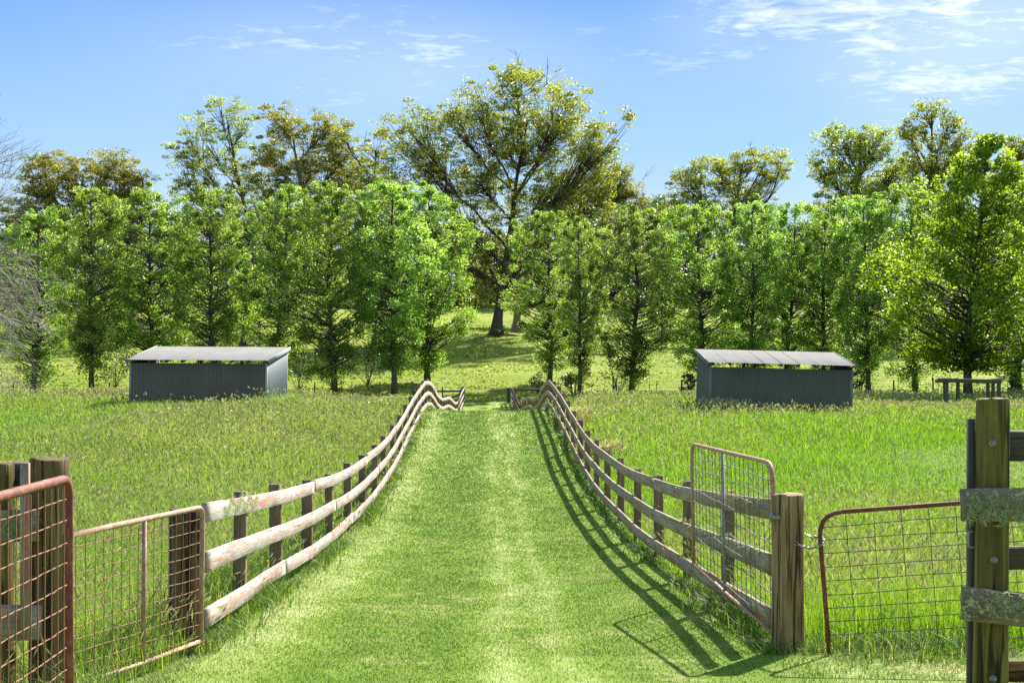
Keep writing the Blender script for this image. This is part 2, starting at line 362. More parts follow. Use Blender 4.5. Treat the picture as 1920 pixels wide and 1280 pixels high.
# ------------------------------------------------------------------ sky, sun, camera
SUN_EL, SUN_AZ = 40.0, 60.0      # azimuth measured from +x towards +y
sd = Vector((math.cos(R(SUN_EL)) * math.cos(R(SUN_AZ)), math.cos(R(SUN_EL)) * math.sin(R(SUN_AZ)), math.sin(R(SUN_EL))))
sun = bpy.data.objects.new('sun_lamp', bpy.data.lights.new('sun_lamp', 'SUN')); COL.objects.link(sun)
sun.data.energy = 5.0; sun.data.angle = R(.53); sun.data.color = (1.0, .955, .87)
sun.rotation_euler = sd.to_track_quat('Z', 'Y').to_euler(); sun.location = (40, 40, 60)

w = bpy.data.worlds.new('World'); scene.world = w; w.use_nodes = True
nt = w.node_tree; nt.nodes.clear()
class WT(NT):
    def __init__(s, tree): s.t = tree
t = WT(nt)
outw = t.n('ShaderNodeOutputWorld'); bg = t.n('ShaderNodeBackground', Strength=.15)
sky = t.n('ShaderNodeTexSky'); sky.sky_type = 'NISHITA'; sky.sun_disc = False
sky.sun_elevation = R(SUN_EL); sky.sun_rotation = R(90 - SUN_AZ); sky.air_density = 1.0; sky.dust_density = .25; sky.ozone_density = 2.0; sky.altitude = 300
d = t.n('ShaderNodeTexCoord').outputs['Generated']
sp = t.n('ShaderNodeSeparateXYZ', Vector=d)
el = t.math('MAXIMUM', sp.outputs[2], 0.0)
grade = t.ramp(el, [(0.0, (.29, .365, .43)), (.08, (.23, .315, .45)), (.17, (.18, .275, .485)), (.26, (.11, .20, .455)), (.36, (1.1, .98, .82)), (1.0, (1.55, 1.22, .88))])
grade = t.mix(t.ramp(t.math('ADD', t.math('MULTIPLY', sp.outputs[1], -1.0), .2), [(0.0, 0.0), (.4, 1.0)]), grade, (.85, .78, .66))
col = t.mix(1.0, sky.outputs[0], grade, 'MULTIPLY')
clear = t.ramp(el, [(0.0, (1.9, 2.15, 2.33)), (.10, (1.5, 1.97, 2.36)), (.15, (1.0, 1.68, 2.37)), (.21, (.58, 1.27, 2.33)), (.27, (.27, .88, 2.2))])
col = t.mix(t.ramp(el, [(.27, .85), (.42, 0.0)]), col, clear)
dz = t.math('ADD', el, .10)
cv = t.n('ShaderNodeCombineXYZ', X=t.math('DIVIDE', sp.outputs[0], dz), Y=t.math('DIVIDE', sp.outputs[1], dz)).outputs[0]
cl = t.math('ADD', t.math('MULTIPLY', t.noise(t.map(cv, (1.2, 1.5, 1), (.4, 0, 0)), 3.0, 8, .62, .5), .6), t.math('MULTIPLY', t.noise(t.map(cv, (2.2, 3.2, 1), (1.4, 3, 0)), 6.5, 6, .6, .8), .4))
reg = t.noise(t.map(cv, (.8, .5, 1), (2.0, 1.1, 0)), 1.0, 2, .5)
def blob(cx, cz, rx, rz):
    a = t.math('POWER', t.math('DIVIDE', t.math('SUBTRACT', t.math('DIVIDE', sp.outputs[0], t.math('MAXIMUM', sp.outputs[1], .05)), cx), rx), 2.0)
    b = t.math('POWER', t.math('DIVIDE', t.math('SUBTRACT', el, cz), rz), 2.0)
    return t.math('POWER', 2.718, t.math('MULTIPLY', t.math('ADD', a, b), -1.6))
bl = t.math('ADD', t.math('ADD', blob(.31, .23, .17, .075), t.math('MULTIPLY', blob(-.09, .215, .22, .055), .52)), t.math('MULTIPLY', blob(.14, .235, .05, .03), .4))
wisp = t.ramp(t.math('ADD', t.math('MULTIPLY', t.math('SUBTRACT', cl, .5), 3.4), t.math('MULTIPLY', bl, .5)), [(.05, 0.0), (.95, 1.0)])
veil = t.math('MULTIPLY', t.math('MULTIPLY', reg, .5), t.math('ADD', .2, t.math('MULTIPLY', bl, 1.3)))
cf = t.math('MAXIMUM', t.math('MULTIPLY', t.math('MULTIPLY', wisp, t.math('MINIMUM', t.math('MULTIPLY', bl, 1.7), 1.0)), .85), veil)
col = t.mix(cf, col, (3.2, 3.4, 3.7))
t.set(bg, 'Color', col); nt.links.new(bg.outputs[0], outw.inputs[0])

cam = bpy.data.objects.new('camera', bpy.data.cameras.new('camera')); COL.objects.link(cam); scene.camera = cam
cam.location = (0, 0, EYE); cam.rotation_euler = (R(90), 0, 0)
cam.data.sensor_width = 36; cam.data.lens = F / 1920 * 36; cam.data.shift_y = (HZ - 640) / 1920
cam.data.clip_start = .1; cam.data.clip_end = 6000
vs = scene.view_settings; scene.display_settings.display_device = 'sRGB'
vs.view_transform = 'Standard'; vs.look = 'None'; vs.exposure = 1.45; vs.gamma = 1.0; vs.use_curve_mapping = False
cy = scene.cycles
cy.max_bounces = 7; cy.diffuse_bounces = 3; cy.glossy_bounces = 2; cy.transmission_bounces = 4; cy.transparent_max_bounces = 4
cy.use_adaptive_sampling = False; cy.use_denoising = False; cy.sample_clamp_indirect = 4.0

# ------------------------------------------------------------------ ground and lane
def grid(mb, xs, ys, zf, uvf=None):
    XX, YY = np.meshgrid(xs, ys)
    V = np.stack([XX, YY, zf(XX, YY)], -1).reshape(-1, 3)
    nx, ny = len(xs), len(ys)
    i = np.arange(ny - 1)[:, None] * nx; j = np.arange(nx - 1)[None]
    Q = np.stack([i + j, i + j + 1, i + nx + j + 1, i + nx + j], -1).reshape(-1, 4)
    mb.add(V, Q, U=V[:, :2])
def spread(a, b, s0, g):
    o = [a]; s = s0
    while o[-1] < b: o.append(o[-1] + s); s *= g
    return o
xs = np.array([-v for v in spread(40, 1800, 2, 1.12)][::-1] + list(np.arange(-39.5, -7, .75)) + list(np.arange(-7, 7, .25)) + list(np.arange(7, 39.6, .75)) + spread(40, 1800, 2, 1.12))
ys = np.array(list(np.arange(-60, 2, 3.0)) + list(np.arange(2, 130, .4)) + list(np.arange(130, 260, 2.0)) + spread(260, 2500, 4, 1.12))
mb = MB(); grid(mb, xs, ys, ground)
g = mb.build('ground', M['ground'], flat=False); tag(g, 'rolling green pasture ground rising to a hill behind the trees', 'ground', kind='structure')

rng = np.random.default_rng(7)
def hw(y):
    return np.interp(y, [8, 11.8, 13.5, 16, 70, 106], [2.38, 2.38, 2.44, 2.5, 2.5, 1.75])
mb = MB()
ly = np.arange(4, 106.6, .25); nu = 25
e1 = hw(ly) - .05 + .12 * np.sin(ly * 1.3) * .5 + rng.normal(0, .05, len(ly)); e0 = hw(ly) - .08 + .1 * np.sin(ly * 1.7 + 2) * .5 + rng.normal(0, .05, len(ly))
e1 = e1 + smooth((11.8 - ly) / .6) * 1.9
s = np.linspace(0, 1, nu)[None]
UU = -e0[:, None] + (e0 + e1)[:, None] * s
YY = np.repeat(ly[:, None], nu, 1); XX = UU + xc(YY)
V = np.stack([XX, YY, ground(XX, YY) + .012], -1).reshape(-1, 3)
i = np.arange(len(ly) - 1)[:, None] * nu; j = np.arange(nu - 1)[None]
mb.add(V, np.stack([i + j, i + j + 1, i + nu + j + 1, i + nu + j], -1).reshape(-1, 4), U=np.stack([UU, YY], -1).reshape(-1, 2))
o = mb.build('mown_path', M['lane'], flat=False); tag(o, 'mown grass lane running between the two rail fences', 'path', kind='structure')

# ------------------------------------------------------------------ grass
def blades(mb, x, y, h, wd, lean, rnd, rng, curve=1.0, base=None):
    n = len(x); az = rng.uniform(0, 2 * math.pi, n)
    z = ground(x, y) - .02 if base is None else base
    dx, dy = np.cos(az), np.sin(az); sx, sy = -dy, dx
    P = np.stack([x, y, z], -1)
    def pt(f, s, wf):
        off = lean * h * f ** (1 + curve)
        zz = h * f * (1 - .35 * lean * f)
        return P + np.stack([dx * off + sx * wd * wf * s, dy * off + sy * wd * wf * s, zz], -1)
    V = np.stack([pt(0, -.5, 1), pt(0, .5, 1), pt(.5, .5, .85), pt(.5, -.5, .85), pt(1.0, 0, 0)], 1)
    b = np.arange(n)[:, None] * 5
    Q = b + np.array([[0, 1, 2, 3]]); T = b + np.array([[3, 2, 4]])
    U = np.repeat(np.stack([rnd, np.zeros(n)], -1), 5, 0)
    mb.add(V.reshape(-1, 3), Q, T, U)
    return V[:, 4], np.stack([dx, dy], -1)

def heads(mb, tip, dr, ln, wd, rnd, rng, droop=.6):
    """spindle shaped seed heads: two crossed diamonds hanging on from the stem tip"""
    n = len(tip)
    ax = np.stack([dr[:, 0] * droop, dr[:, 1] * droop, np.full(n, .75)], -1); ax += rng.normal(0, .25, ax.shape); ax /= np.linalg.norm(ax, axis=1)[:, None]
    s = np.cross(ax, rng.normal(0, 1, ax.shape)); s /= np.linalg.norm(s, axis=1)[:, None]; s2 = np.cross(ax, s)
    A = tip - ax * .03; B = tip + ax * ln[:, None]; C = tip + ax * (ln * .4)[:, None]
    for q in (s, s2):
        V = np.stack([A, C + q * wd[:, None], B, C - q * wd[:, None]], 1).reshape(-1, 3)
        mb.add(V, np.arange(n)[:, None] * 4 + np.array([[0, 1, 2, 3]]), U=np.repeat(np.stack([rnd, np.zeros(n)], -1), 4, 0))

def vnoise(x, y, seed):
    r = np.random.default_rng(seed); o = np.zeros_like(x)
    for k in range(7):
        a = r.uniform(0, 6.3); f = r.uniform(.25, 1.1); o += np.sin((x * math.cos(a) + y * math.sin(a)) * f + r.uniform(0, 6.3))
    return o / 7 ** .5

def field(side, n, dmin, dmax, rng, extra=3.0):
    """roots in one paddock seen from the lane gate; density falls with distance as blades read smaller"""
    d = dmin * (dmax / dmin) ** rng.uniform(0, 1, n * 2) if True else None
    lim = .375 * d + extra
    a = hw(d) + .03
    lat = rng.uniform(0, 1, len(d)) * np.maximum(lim - a, .3) + a
    x = xc(d) * (lat < 8) + side * lat + (lat >= 8) * xc(d) * np.maximum(0, 1 - (lat - 8) / 6)
    keep = rng.uniform(0, 1, len(d)) < np.clip((lim - a) / (.375 * 70), .12, 1)
    x, d = x[keep], d[keep]
    return x[:n], d[:n]

def make_field(name, side, mat, n, dmin, dmax, hbase, rng, label, head_frac, extra_near=None):
    mb = MB(); hb = MB()
    x, y = field(side, n, dmin, dmax, rng)
    if extra_near is not None: x = np.concatenate([x, extra_near[0]]); y = np.concatenate([y, extra_near[1]])
    ok = np.ones(len(x), bool)
    for (sx, sy, rx, ry, rt) in SHEDS:
        ca, sa = math.cos(-rt), math.sin(-rt); px, py = x - sx, y - sy
        lx, lyy = px * ca - py * sa, px * sa + py * ca
        ok &= ~((lx > -.05) & (lx < rx + .05) & (lyy > -.05) & (lyy < ry + .1))
    x, y = x[ok], y[ok]; n = len(x)
    pn = vnoise(x, y, 11 + side); pn2 = vnoise(x * .35, y * .35, 5 + side)
    h = hbase * np.clip(1 + .2 * pn + .26 * pn2, .35, 1.7) * rng.uniform(.5, 1.2, n)
    h *= np.where((side > 0) & (y > 54) & (y < 76) & (x > 16), .42, 1)
    h *= np.where((side < 0) & (y > 52) & (y < 56.5) & (x > -16.5) & (x < -8), 1.45, 1)
    fl = np.abs(x - xc(y)) - hw(y)
    h *= .8 + .2 * smooth(fl / 1.2)
    wd = np.maximum(.0055, .00043 * y) * rng.uniform(.7, 1.5, n)
    rnd = np.clip(rng.beta(2, 2.2, n) * .8 + .1 * pn2, 0, .93)
    isst = rng.uniform(0, 1, n) < head_frac * np.clip(1 + .8 * pn2, .1, 2)
    L = np.where(isst, rng.uniform(.08, .35, n), rng.uniform(.15, .8, n))
    blades(mb, x[~isst], y[~isst], h[~isst], wd[~isst], L[~isst], rnd[~isst], rng)
    hs = h[isst] * rng.uniform(1.1, 1.4, isst.sum()); ws = wd[isst] * .45
    tip, dr = blades(mb, x[isst], y[isst], hs, ws, L[isst] * 1.5, np.clip(rnd[isst] + .3, 0, 1), rng)
    sc = np.maximum(1, y[isst] / 30)
    heads(hb, tip, dr, rng.uniform(.06, .11, len(tip)) * sc ** .6, np.maximum(.006, .00045 * y[isst]) * rng.uniform(.7, 1.3, len(tip)), rng.uniform(0, 1, len(tip)), rng)
    o = mb.build(name, mat); tag(o, label, 'grass', kind='stuff')
    q = hb.build('seed_heads', M['seed'], o); tag(q, kind='stuff')
    return o

SHED_A = dict(x=X(243, 56), y=56.0, w=5.45, d=3.6, rot=R(-3.5))
SHED_B = dict(x=X(1330, 55), y=55.0, w=5.5, d=3.6, rot=R(0.5))
SHEDS = [(s['x'], s['y'], s['w'], s['d'], s['rot']) for s in (SHED_A, SHED_B)]
rng = np.random.default_rng(21)
nx_ = rng.uniform(-5.5, -2.62, 5200); ny_ = rng.uniform(4.6, 13.5, 5200)
kk = (nx_ > -.375 * ny_ - 1.2); 
make_field('tall_grass', -1, M['grass_left'], 260000, 10.5, 78, .44, rng, 'tall seeding meadow grass, tan and green, around the sunlit-end shed', .14, (nx_[kk], ny_[kk]))
rng = np.random.default_rng(22)
nx_ = rng.uniform(2.7, 6.5, 4200); ny_ = rng.uniform(11.75, 14.5, 4200)
make_field('tall_grass', 1, M['grass_right'], 280000, 11.9, 107, .36, rng, 'lush bright green meadow grass behind the closed wire gate', .10, (nx_, ny_))

# mown turf blades on the lane
rng = np.random.default_rng(31)
n = 250000
d = 9.3 * (60 / 9.3) ** rng.uniform(0, 1, n)
keep = rng.uniform(0, 1, n) < np.clip(1.25 - d / 60, .2, 1); d = d[keep]; n = len(d)
e = np.where(d < 11.6, 4.3, hw(d) + .1)
u = rng.uniform(-1, 1, n); u = np.where(u < 0, u * (hw(d) + .1), u * e)
mb = MB(); x = u + xc(d)
z = ground(x, d); az = rng.uniform(0, 6.283, n)
hh = np.maximum(.016, .0008 * d) * rng.uniform(.5, 1.5, n) * (1 + .8 * (np.abs(u) > hw(d) - .15)); wd = np.maximum(.005, .00055 * d) * rng.uniform(.6, 1.3, n); ln = rng.uniform(.1, 1.3, n) * hh
B = np.stack([x, d, z], -1); sv = np.stack([-np.sin(az) * wd, np.cos(az) * wd, 0 * az], -1)
tip = B + np.stack([np.cos(az) * ln, np.sin(az) * ln, hh + .012], -1)
mb.add(np.stack([B - sv, B + sv, tip], 1).reshape(-1, 3), T=np.arange(n)[:, None] * 3 + np.array([[0, 1, 2]]), U=np.repeat(np.stack([u, d], -1), 3, 0))
o = mb.build('lawn_grass', M['lane_blade']); tag(o, 'short mown turf blades covering the lane', 'grass', kind='stuff')

# unmown fringe below the rails and round the posts
rng = np.random.default_rng(33)
mb = MB(); n = 24000
d = 11.9 * (60 / 11.9) ** rng.uniform(0, 1, n); sd_ = np.where(rng.uniform(0, 1, n) < .5, -1, 1)
off = rng.normal(.08, .16, n); cl = vnoise(d * 2.2 + sd_ * 40, d * 0, 3)
x = xc(d) + sd_ * (hw(d) + off)
h = np.clip(.20 + .10 * cl, .06, .4) * rng.uniform(.5, 1.3, n) * np.where(sd_ < 0, 1.1, .85)
blades(mb, x, d, h, np.maximum(.007, .00062 * d) * rng.uniform(.7, 1.4, n), rng.uniform(.3, 1.1, n), rng.uniform(.0, .9, n), rng)
for (px_, py_, nn, rad, hh_) in ((X(1480, 11.8), 11.75, 520, .30, .17), (X(350, 11.8), 11.7, 420, .28, .25), (X(1345, 15.4), 15.1, 420, .35, .22), (X(1300, 18), 17.8, 250, .3, .2), (X(92, 9.2), 9.2, 500, .45, .4), (X(1858, 9.25), 9.25, 300, .3, .2), (X(1700, 11.5), 11.6, 700, .7, .3)):
    a = rng.uniform(0, 6.283, nn); rr = rad * np.sqrt(rng.uniform(.05, 1, nn))
    blades(mb, px_ + np.cos(a) * rr, py_ + np.sin(a) * rr, hh_ * rng.uniform(.4, 1.3, nn), np.full(nn, .008), rng.uniform(.3, 1.2, nn), rng.uniform(.1, 1, nn), rng)
o = mb.build('grass_fringe', M['grass_edge']); tag(o, 'ragged unmown grass under the bottom rails and round the posts', 'grass', kind='stuff')

# grazed pasture tufts beyond the cross fence
rng = np.random.default_rng(35); n = 60000
d = 107.5 * (190 / 107.5) ** rng.uniform(0, 1, n); x = rng.uniform(-1, 1, n) * (.375 * d + 4)
mb = MB(); blades(mb, x, d, np.clip(.13 + .06 * vnoise(x, d, 9), .04, .3) * rng.uniform(.5, 1.4, n), .0011 * d * rng.uniform(.8, 1.6, n), rng.uniform(.3, 1.2, n), np.clip(.55 + .2 * vnoise(x * .4, d * .4, 4) + rng.normal(0, .15, n), 0, .95), rng)
o = mb.build('pasture_grass', M['grass_hill']); tag(o, 'short sunlit pasture grass on the hill beyond the lane end', 'grass', kind='stuff')

rng = np.random.default_rng(37); n = 420
x, d = field(-1, n, 13, 45, rng); cl = vnoise(x, d, 77); kk = cl > -.2; x, d = x[kk], d[kk]; n = len(x)
mb = MB(); P = np.stack([x, d, ground(x, d) + rng.uniform(.22, .46, n)], -1); heads(mb, P, rng.normal(0, .5, (n, 2)), np.maximum(.02, .0008 * d), np.maximum(.012, .0005 * d), rng.uniform(0, 1, n), rng)
o = mb.build('wild_flowers', M['flower']); tag(o, 'tiny yellow flowers dotted through the tan and green meadow', 'flowers', kind='stuff')

# pale dry tussocks
def tussock(name, px, d, rad, h, n, label, seed):
    rng = np.random.default_rng(seed); mb = MB(); x0 = X(px, d)
    a = rng.uniform(0, 6.283, n); rr = rad * np.sqrt(rng.uniform(0, 1, n))
    x, y = x0 + np.cos(a) * rr, d + np.sin(a) * rr
    tip, dr = blades(mb, x, y, h * rng.uniform(.5, 1.2, n), np.full(n, .00055 * d), rng.uniform(.2, .9, n), rng.uniform(0, .9, n), rng)
    heads(mb, tip, dr, rng.uniform(.08, .16, n), np.full(n, .0006 * d), rng.uniform(.3, 1, n), rng)
    o = mb.build(name, M['straw'], loc=(x0, d, gz(x0, d))); tag(o, label, 'grass tussock', 'dry pale grass tussocks'); return o
tussock('grass_tussock', 1124, 41, .5, .5, 420, 'pale dry grass tussock beside the curving shaded fence', 41)
tussock('grass_tussock', 1362, 54.3, .8, .55, 420, 'pale cream grass tussock against the green-grey shed wall', 42)
tussock('grass_tussock', 1440, 54.5, .9, .5, 300, 'thin pale tussock midway along the green-grey shed wall', 43)
tussock('grass_tussock', 1083, 50, .5, .7, 260, 'pale tussock behind the crest of the shaded fence', 44)

# ------------------------------------------------------------------ lane fences
def fence_lane(side, mat, label, seed, posts_y, first):
    rng = np.random.default_rng(seed)
    root = empty('rail_fence', (float(xc(11.8) + side * 2.5), 11.8, gz(xc(11.8) + side * 2.5, 11.8)), label, 'fence', 'rail fences lining the lane')
    kn = np.array([first] + list(posts_y)); kz = LANE(kn)
    lz = lambda y: .25 * LANE(y) + .75 * np.interp(y, kn, kz)
    jit = {}
    for k, y in enumerate(posts_y):
        mbp = MB(); x = float(xc(y) + side * (hw(y) + .085)); top = float(lz(y)) + 1.275 + rng.normal(0, .02); jit[k] = rng.normal(0, .012)
        square_post(mbp, x, y, gz(x, y) - .15, top, .13 * rng.uniform(.9, 1.15), .10, rng, (rng.normal(0, .012), rng.normal(0, .012)), u0=rng.uniform(0, 50))
        mbp.build('post', M['post_brown'], root, (x, y, gz(x, y)))
    yend = posts_y[-1]
    cuts0 = [first] + list(posts_y[2::3]); cuts1 = [first] + list(posts_y[3::3]); cuts2 = [first] + list(posts_y[1::3])
    for lev, cuts in zip((1.25, .80, .35), (cuts0, cuts1, cuts2)):
        if cuts[-1] < yend: cuts = cuts + [yend]
        for a, b in zip(cuts[:-1], cuts[1:]):
            yy = np.linspace(a + .002, b - .002, max(4, int((b - a) / .3)))
            dz = rng.normal(0, .005) + np.interp(yy, [a, b], rng.normal(0, .008, 2)) - .02 * np.sin((yy - a) / (b - a) * math.pi)
            hgt = .172 * rng.uniform(.97, 1.03)
            P = np.stack([xc(yy) + side * (hw(yy) - .002 + .003 * np.sin(yy * 1.9 + lev * 9)), yy, lz(yy) + lev - hgt / 2 + dz], -1)
            mbr = MB(); sweep(mbr, P, rect(.038, hgt, .004), (1, 0, 0), (0, 0, 1), .0012, rng, u0=rng.uniform(0, 50))
            mbr.build('rail', mat, root, tuple(P[0]))
    return root
py_l = [14.6, 17.4, 20.3, 23.2] + list(np.arange(26.2, 105, 3.05)) + [106.0]
py_r = [15.2, 18.4, 21.5, 24.6] + list(np.arange(27.7, 105, 3.05)) + [106.0]
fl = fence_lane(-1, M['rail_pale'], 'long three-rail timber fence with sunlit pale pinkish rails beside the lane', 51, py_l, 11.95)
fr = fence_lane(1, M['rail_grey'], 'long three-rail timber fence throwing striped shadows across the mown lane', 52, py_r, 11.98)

def lichen_on(parent, x0, x1, y0, y1, z0, z1, n, seed, out=(1, 0, 0), ln=.05):
    """beard lichen tufts hanging on the face of a board (part of the fence it grows on)"""
    n = int(n * .6); rng = np.random.default_rng(seed); mb = MB(); s = rng.uniform(0, 1, n)
    c = np.clip(np.sin(s * 23 + seed) * .5 + .5 + rng.normal(0, .2, n), 0, 1)
    P = np.stack([x0 + (x1 - x0) * s, y0 + (y1 - y0) * s, z0 + (z1 - z0) * s + (c - .5) * .12 + rng.normal(0, .02, n)], -1)
    o_ = np.asarray(out, float); tip = P + o_ * rng.uniform(.002, .018, n)[:, None] + np.stack([rng.normal(0, .02, n), rng.normal(0, .02, n), -rng.uniform(.1, .8, n) * ln], -1)
    sv = np.cross(tip - P, o_ + rng.normal(0, .4, (n, 3))); sv /= np.linalg.norm(sv, axis=1)[:, None] + 1e-9
    V = np.stack([P - sv * .004, P + sv * .004, tip], 1).reshape(-1, 3)
    mb.add(V, T=np.arange(n)[:, None] * 3 + np.array([[0, 1, 2]]), U=np.repeat(np.stack([rng.uniform(0, 1, n), 0 * s], -1), 3, 0))
    return tag(mb.build('lichen', M['lichen'], parent, tuple(P[0])), kind='stuff')
lz = lambda y: float(LANE(y))
lichen_on(fl, xc(12.9) - hw(12.9) + .03, xc(15.1) - hw(15.1) + .03, 12.9, 15.1, lz(12.9) + 1.17, lz(15.1) + 1.17, 1500, 3, (1, -.2, .1))
for (a, b, lev) in ((12.3, 15.6, 1.22), (12.4, 18, .78), (16, 30, 1.24), (18, 32, .79)):
    yy = np.linspace(a, b, 4)
    for q in range(3):
        y0, y1 = yy[q], yy[q + 1]
        lichen_on(fr, xc(y0) + hw(y0) - .026, xc(y1) + hw(y1) - .026, y0, y1, lz(y0) + lev, lz(y1) + lev, 420 if a < 15 else 120, int(q + a * 7), (-1, -.2, .2), .045)

# strainer posts of the lane mouth
def log_post(px, d, topy, r, mat, label, seed, lean=(0, 0), name='gate_post', group=None):
    rng = np.random.default_rng(seed); mb = MB(); x = X(px, d); z = gz(x, d)
    round_post(mb, x, d, z - .3, Z(topy, d), r, rng, lean)
    o = mb.build(name, mat, loc=(x, d, z), flat=False); tag(o, label, 'post', group); return o
PL = log_post(350, 11.8, 955, .14, M['post_dark'], 'thick dark brown gate post where the pale rails begin', 61)
PR = log_post(1477, 11.8, 926, .135, M['strainer_warm'], 'thick golden brown gate post with a chain round it', 62, (.0, 0))
PM = log_post(92, 9.3, 860, .132, M['post_dark'], 'broad cracked dark post behind the rusty red mesh gate', 63)

# ------------------------------------------------------------------ gates
def bezier_corner(a, c, b, n=6):
    a, b, c = map(np.asarray, (a, b, c))
    return [tuple((1 - s) ** 2 * a + 2 * s * (1 - s) * c + s * s * b) for s in np.linspace(0, 1, n)]
def gate(name, BL, BR, TL, TR, r, mats, nh, nv, uprights, label, seed, corner=.18, wob=.006, wr=.0042, hs=None, bottom=True, round_l=True, round_r=True, grp='wire mesh farm gates'):
    """tube framed mesh gate given by its four corners"""
    rng = np.random.default_rng(seed)
    BL, BR, TL, TR = [np.asarray(v, float) for v in (BL, BR, TL, TR)]
    P = lambda s, t: (1 - t) * ((1 - s) * BL + s * BR) + t * ((1 - s) * TL + s * TR)
    W = np.linalg.norm(TR - TL); H = np.linalg.norm(TL - BL)
    root = empty(name, tuple(P(.0, 0)), label, 'gate', grp)
    cs, ct = corner / W, corner / H
    path = [tuple(P(0, .0)), tuple(P(0, .5))]
    path += bezier_corner(P(0, 1 - ct), P(0, 1), P(cs, 1)) if round_l else [tuple(P(0, 1))]
    path += [tuple(P(.35, 1)), tuple(P(.65, 1))]
    path += bezier_corner(P(1 - cs, 1), P(1, 1), P(1, 1 - ct)) if round_r else [tuple(P(1, 1))]
    path += [tuple(P(1, .5)), tuple(P(1, 0))]
    mb = MB(); tube(mb, path, r, 10); 
    if bottom: tube(mb, [P(0, .012), P(.5, .0), P(1, .012)], r * .8, 8, u0=3.1)
    mb.build('frame', mats[0], root, tuple(P(0, 0)), flat=False)
    for uu in uprights:
        mb = MB(); tube(mb, [P(uu, .01), P(uu, .99)], r * .85, 8, u0=uu * 9); mb.build('upright', mats[1], root, tuple(P(uu, 0)), flat=False)
    nrm = np.cross(TR - TL, TL - BL); nrm /= np.linalg.norm(nrm)
    mb = MB()
    hs = hs or [(k + .6) / (nh + .6) for k in range(nh)]
    for tt in hs:
        ss = np.linspace(0.0, 1.0, nv * 2 + 1); ph = rng.uniform(0, 6)
        pts = [P(s, tt + (rng.normal(0, wob * .3) + wob * 1.2 * math.sin(s * 7 + ph) + wob * .8 * math.sin(s * 17 + ph * 2)) / H) + nrm * rng.normal(0, wob * .6) for s in ss]
        tube(mb, pts, wr, 5, False, u0=tt * 5)
    for k in range(1, nv):
        tt = np.linspace(0.01, .985, nh + 2); ph = rng.uniform(0, 6)
        pts = [P(k / nv + (rng.normal(0, wob * .6) + wob * math.sin(q * 5 + ph)) / W, q) + nrm * (wr * 1.8) for q in tt]
        tube(mb, pts, wr * .85, 5, False, u0=k * 2.3)
    mb.build('wire_mesh', mats[2], root, tuple(P(0, 0)))
    return root
# A rusty red gate running towards the viewer, its end at the frame edge
dA0, dA1 = 4.9, 7.9
gate('mesh_gate', (X(-5, 6.7) + .03, dA0, Z(895, 7.9) - 1.36), (X(129, 7.9), dA1, Z(895, 7.9) - 1.36), (X(-5, 6.7) + .03, dA0, Z(896, 7.9) + .0), (X(129, 7.9), dA1, Z(896, 7.9)), .026,
     (M['tube_rust'], M['tube_rust'], M['wire_rust']), 11, 26, [.5], 'rusty red tube gate with orange wire mesh before the broad dark post', 71, .12, .003, .0042, round_l=False)
# B pinkish gate between the broad post and the lane post
gate('mesh_gate', (X(92, 9.3) + .12, 9.25, gz(-2.9, 9.25) + .1), (X(380, 11.7), 11.62, gz(-2.6, 11.6) + .1), (X(92, 9.3) + .12, 9.25, Z(1003, 9.3)), (X(380, 11.62), 11.62, Z(950, 11.62)), .021,
     (M['tube_pink'], M['tube_pink'], M['wire_rust']), 11, 17, [.52], 'faded pinkish tube gate with rusty wire mesh leaning on the thick brown post', 72, .1, .003, .0036, round_l=False)
# C closed gate
gC = gate('mesh_gate', (X(1556, 11.5), 11.5, Z(1232, 11.5)), (X(1556, 11.5) + 3.05, 11.35, Z(1232, 11.5) + .22), (X(1534, 11.5), 11.5, Z(962, 11.5)), (X(1534, 11.5) + 3.05, 11.35, Z(962, 11.5) + .24), .019,
     (M['tube_rust'], M['tube_grey'], M['wire_dark']), 10, 14, [], 'sagging closed wire gate chained to the golden brown post', 73, .2, .003, .0038, round_r=False, bottom=False)
# D gate folded back along the shaded fence
gD = gate('mesh_gate', (X(1455, 11.85), 11.85, Z(1195, 11.85)), (X(1301, 16.0), 16.0, Z(1058, 16.0)), (X(1448, 11.85), 11.85, Z(868, 11.85)), (X(1297, 16.0), 16.0, Z(832, 16.0)), .021,
     (M['tube_pink'], M['tube_grey'], M['wire_grey']), 10, 20, [.55], 'tall mesh gate folded back open against the shaded fence rails', 74, .2, .006, .0045)
# hinge straps
mb = MB(); box(mb, (X(1462, 11.7), 11.72, Z(970, 11.7)), (.16, .03, .035)); tube(mb, [(X(1450, 11.8), 11.8, Z(978, 11.8)), (X(1450, 11.8), 11.8, Z(960, 11.8))], .028, 8); mb.build('hinge', M['steel'], gD, (X(1450, 11.8), 11.8, Z(970, 11.8)))
